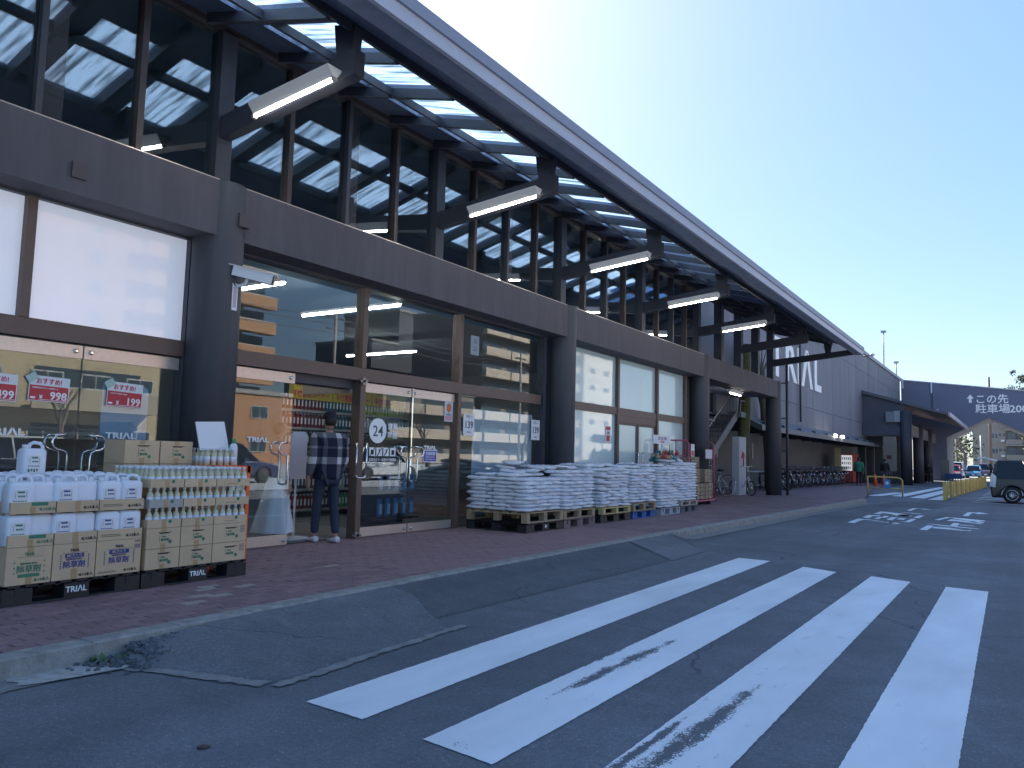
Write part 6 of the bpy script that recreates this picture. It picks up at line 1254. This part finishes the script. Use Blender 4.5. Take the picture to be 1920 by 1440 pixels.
def person(label, loc, rz_, H, top_m, leg_m, shoe_m, hair_m=None, stride=.0, arm=(.1, .1), cap=None, bulk=1., skirt=None, elbow=(.05, .05), bag=False):
    """faces local +Y"""
    t = thing('person', label, 'person', loc, rz_); s = H / 1.74
    hipz, shz, nz_ = .90 * s, 1.42 * s, 1.48 * s
    def leg(sd, st): return [(sd * .095 * s, 0, .86 * s), (sd * .10 * s, st * .5 + .02, .48 * s), (sd * .10 * s, st, .09 * s)]
    lf, rf = leg(-1, stride), leg(1, -stride)
    def armp(sd, sw, el): return [(sd * .185 * s, 0, 1.38 * s), (sd * .235 * s, -.02 + sw * .4 - el * .3, 1.12 * s), (sd * .25 * s, sw + el, .88 * s), (sd * .25 * s, sw + el + .02, .82 * s)]
    la, ra = armp(-1, arm[0], elbow[0]), armp(1, arm[1], elbow[1])
    V = [(0, 0, .93 * s), (0, 0, 1.12 * s), (0, -.01, 1.32 * s), (0, 0, 1.43 * s), (0, .01, 1.51 * s)]; E = [(0, 1), (1, 2), (2, 3), (3, 4)]; Rr = [(.13 * s, .10 * s), (.125 * s, .095 * s), (.15 * s, .1 * s), (.07 * s, .06 * s), .05 * s]
    for L_ in (lf, rf):
        o_ = len(V); V += L_; E += [(0, o_), (o_, o_ + 1), (o_ + 1, o_ + 2)]; Rr += [.08 * s, .052 * s, .036 * s]; V.append((L_[2][0], L_[2][1] + .13 * s, .035 * s)); E.append((o_ + 2, o_ + 3)); Rr.append(.03 * s)
    for A_ in (la, ra):
        o_ = len(V); V += A_; E += [(2, o_), (o_, o_ + 1), (o_ + 1, o_ + 2), (o_ + 2, o_ + 3)]; Rr += [.05 * s, .038 * s, .026 * s, .03 * s]
    skinmesh('body', V, E, Rr, M_skin, t, 1)
    # head with face
    hb = MB(); hz = 1.625 * s
    prof = [(.02, -.12), (.055, -.105), (.07, -.06), (.078, 0), (.076, .05), (.055, .09), (.02, .112)]
    hb.lathe([(r_ * s, z * s) for r_, z in prof], (0, .01, hz), 14, sx=.95, sy=1.15); hb.box((-.012 * s, .085 * s, hz - .03 * s), (.012 * s, .115 * s, hz + .005 * s))
    for sd in (-1, 1): hb.lathe([(.008 * s, -.03 * s), (.018 * s, 0), (.008 * s, .03 * s)], (sd * .078 * s, .005, hz - .01), 6)
    hd = hb.build('head', M_skin, t)
    ey = MB(); 
    for sd in (-1, 1): ey.box((sd * .03 * s - .01, .088 * s, hz), (sd * .03 * s + .01, .096 * s, hz + .01))
    ey.box((-.02 * s, .083 * s, hz - .06 * s), (.02 * s, .092 * s, hz - .052 * s)); ey.build('facial_features', M_hair, hd)
    hm = hair_m or M_hair
    MB().lathe([(.06 * s, -.07 * s), (.082 * s, -.03 * s), (.086 * s, .03 * s), (.07 * s, .085 * s), (.03 * s, .118 * s)], (0, -.012, hz), 14, sy=1.12).build('hair', hm, t)
    if cap: MB().lathe([(.09 * s, .02 * s), (.092 * s, .05 * s), (.08 * s, .1 * s), (.04 * s, .13 * s)], (0, -.003, hz), 16, sy=1.12).box((-.06 * s, .09 * s, hz + .025 * s), (.06 * s, .16 * s, hz + .035 * s)).build('cap', cap, t)
    # hands
    for A_, sd in ((la, -1), (ra, 1)):
        w0 = Vector(A_[3]); fg = MB(); fg.box(w0 + Vector((-.014, -.035, -.075)) * s, w0 + Vector((.014, .035, .01)) * s)
        for k in range(4): y = (-.026 + k * .0175) * s; l = [.06, .07, .072, .055][3 - k] * s; fg.tube([w0 + Vector((0, y, -.07 * s)), w0 + Vector((-sd * .008 * s, y, -.07 * s - l * .5)), w0 + Vector((-sd * .022 * s, y, -.07 * s - l))], [.009 * s, .0085 * s, .007 * s], 6)
        fg.tube([w0 + Vector((0, .03 * s, -.02 * s)), w0 + Vector((-sd * .012 * s, .05 * s, -.05 * s)), w0 + Vector((-sd * .02 * s, .05 * s, -.075 * s))], [.011 * s, .010 * s, .008 * s], 6); fg.build('hand', M_skin, t)
    # clothes
    k = bulk; V = [(0, 0, .83 * s), (0, -.005, 1.05 * s), (0, -.015, 1.25 * s), (0, -.01, 1.38 * s), (0, .0, 1.46 * s)]; E = [(0, 1), (1, 2), (2, 3), (3, 4)]; Rr = [(.225 * s * k, .175 * s * k), (.19 * s * k, .145 * s * k), (.20 * s * k, .14 * s * k), (.13 * s * k, .10 * s * k), (.065 * s, .06 * s)]
    for A_ in (la, ra):
        o_ = len(V); V += A_[:3]; E += [(3, o_), (o_, o_ + 1), (o_ + 1, o_ + 2)]; Rr += [.088 * s * k, .072 * s * k, .052 * s * k]
    skinmesh('jacket', V, E, Rr, top_m, t, 2, 1)
    if skirt:
        sk = MB(); n = 28; rows = [(.15, .98), (.19, .85), (.26, .5), (.36, .14)]; vs = []
        for (r_, z) in rows:
            for q in range(n): a = 2 * math.pi * q / n; rr = r_ * (1 + (.10 * math.sin(a * 7 + z) * (1 - z) * 1.2)); vs.append((rr * math.cos(a) * s, rr * .8 * math.sin(a) * s - (1 - z) * .06, z * s))
        sk.add(vs, [(i * n + q, i * n + (q + 1) % n, (i + 1) * n + (q + 1) % n, (i + 1) * n + q) for i in range(3) for q in range(n)], 0, True); sk.build('skirt', skirt, t)
    else:
        V = [(0, 0, .90 * s)]; E = []; Rr = [(.13 * s * k, .10 * s * k)]
        for L_ in (lf, rf):
            o_ = len(V); V += [L_[0], L_[1], (L_[2][0], L_[2][1], .11 * s)]; E += [(0, o_), (o_, o_ + 1), (o_ + 1, o_ + 2)]; Rr += [.080 * s * k, .066 * s, .056 * s]
        skinmesh('trousers', V, E, Rr, leg_m, t, 2)
    for L_ in (lf, rf):
        x, y = L_[2][0], L_[2][1]; sh = MB(); rows = [(-.075, .045, .09), (-.05, .05, .10), (.03, .052, .085), (.10, .055, .06), (.165, .045, .045), (.19, .02, .03)]; vs = []
        for (yy_, w__, zz_) in rows: vs += [(x - w__ * s, y + yy_ * s, .0), (x + w__ * s, y + yy_ * s, .0), (x + w__ * s * .8, y + yy_ * s, zz_ * s), (x - w__ * s * .8, y + yy_ * s, zz_ * s)]
        fs = [(i * 4 + q, i * 4 + (q + 1) % 4, i * 4 + 4 + (q + 1) % 4, i * 4 + 4 + q) for i in range(5) for q in range(4)] + [(0, 1, 2, 3), (20, 21, 22, 23)]; sh.add(vs, fs, 0, True); o = sh.build('shoe', shoe_m, t); sb = o.modifiers.new('s', 'SUBSURF'); sb.levels = 1; sb.render_levels = 1
    return t
def plaid():
    m, n, b = nodes_mat('plaid_fleece'); L = n.links; tc = n.nodes.new('ShaderNodeTexCoord'); sp = n.nodes.new('ShaderNodeSeparateXYZ'); L.new(tc.outputs['Object'], sp.inputs[0])
    def M(op, a, c=None):
        q = n.nodes.new('ShaderNodeMath'); q.operation = op
        for i, s in enumerate((a, c)):
            if s is None: continue
            if isinstance(s, (int, float)): q.inputs[i].default_value = s
            else: L.new(s, q.inputs[i])
        return q.outputs[0]
    def band(src, lo, hi): return M('MULTIPLY', M('GREATER_THAN', src, lo), M('LESS_THAN', src, hi))
    v = M('ADD', M('ADD', band(sp.outputs[0], .045, .125), M('MULTIPLY', band(sp.outputs[0], -.15, -.10), .5)), band(M('ABSOLUTE', sp.outputs[0]), .225, .5))
    h = M('ADD', M('ADD', band(sp.outputs[2], 1.02, 1.11), M('MULTIPLY', band(sp.outputs[2], 1.22, 1.25), .4)), M('MULTIPLY', band(sp.outputs[2], 1.36, 1.43), .8))
    tt = M('MULTIPLY', M('ADD', v, h), .5); cr = n.nodes.new('ShaderNodeValToRGB'); e = cr.color_ramp.elements; e[0].position = 0; e[0].color = (.008, .010, .028, 1); e[1].position = 1; e[1].color = (.55, .55, .58, 1)
    x = e.new(.45); x.color = (.10, .10, .125, 1); x = e.new(.55); x.color = (.13, .13, .15, 1); L.new(tt, cr.inputs[0]); L.new(cr.outputs[0], b.inputs['Base Color']); b.inputs['Roughness'].default_value = .95
    return m
M_denim = mat('dark_denim', (.022, .032, .062), .8, var=.25, vscale=7); M_wshoe = mat('white_shoe', (.65, .65, .66), .6); M_blk = mat('black_cloth', (.015, .015, .02), .9); M_green = mat('green_jacket', (.02, .16, .09), .8)
person('man in checked fleece, dark cap and jeans walking into the entrance', (-7.62, 7.32, SW), R(78), 1.70, plaid(), M_denim, M_wshoe, None, .10, (.0, .06), mat('dark_cap', (.012, .014, .022), .85), 1.12, None, (.05, .10))
person('woman in mauve top and long pale skirt behind the closed glass door', (-8.18, 6.98, SW), R(-20), 1.56, mat('mauve_top', (.25, .16, .2), .9), M_blk, M_wshoe, mat('brown_hair', (.06, .03, .02), .6), .05, (.1, .0), None, .95, mat('pale_skirt', (.8, .8, .82), .9))
person('person in green jacket and dark trousers walking past the bicycles', (-8.0, 50.3, .05), R(12), 1.66, M_green, M_blk, M_blk, None, .12, (.1, -.1), None, 1.1)
person('dark dressed person in blue jeans standing near the far entrance', (-7.4, 56.5, .03), R(0), 1.68, M_blk, mat('blue_jeans', (.05, .09, .16), .8), M_blk)
person('person crouching shadowed in dark clothes between the entrance columns', (-5.9, 68.5, .02), R(0), 1.5, M_blk, M_blk, M_wshoe)
print('sacks', nsack, 'objects', len(bpy.data.objects))
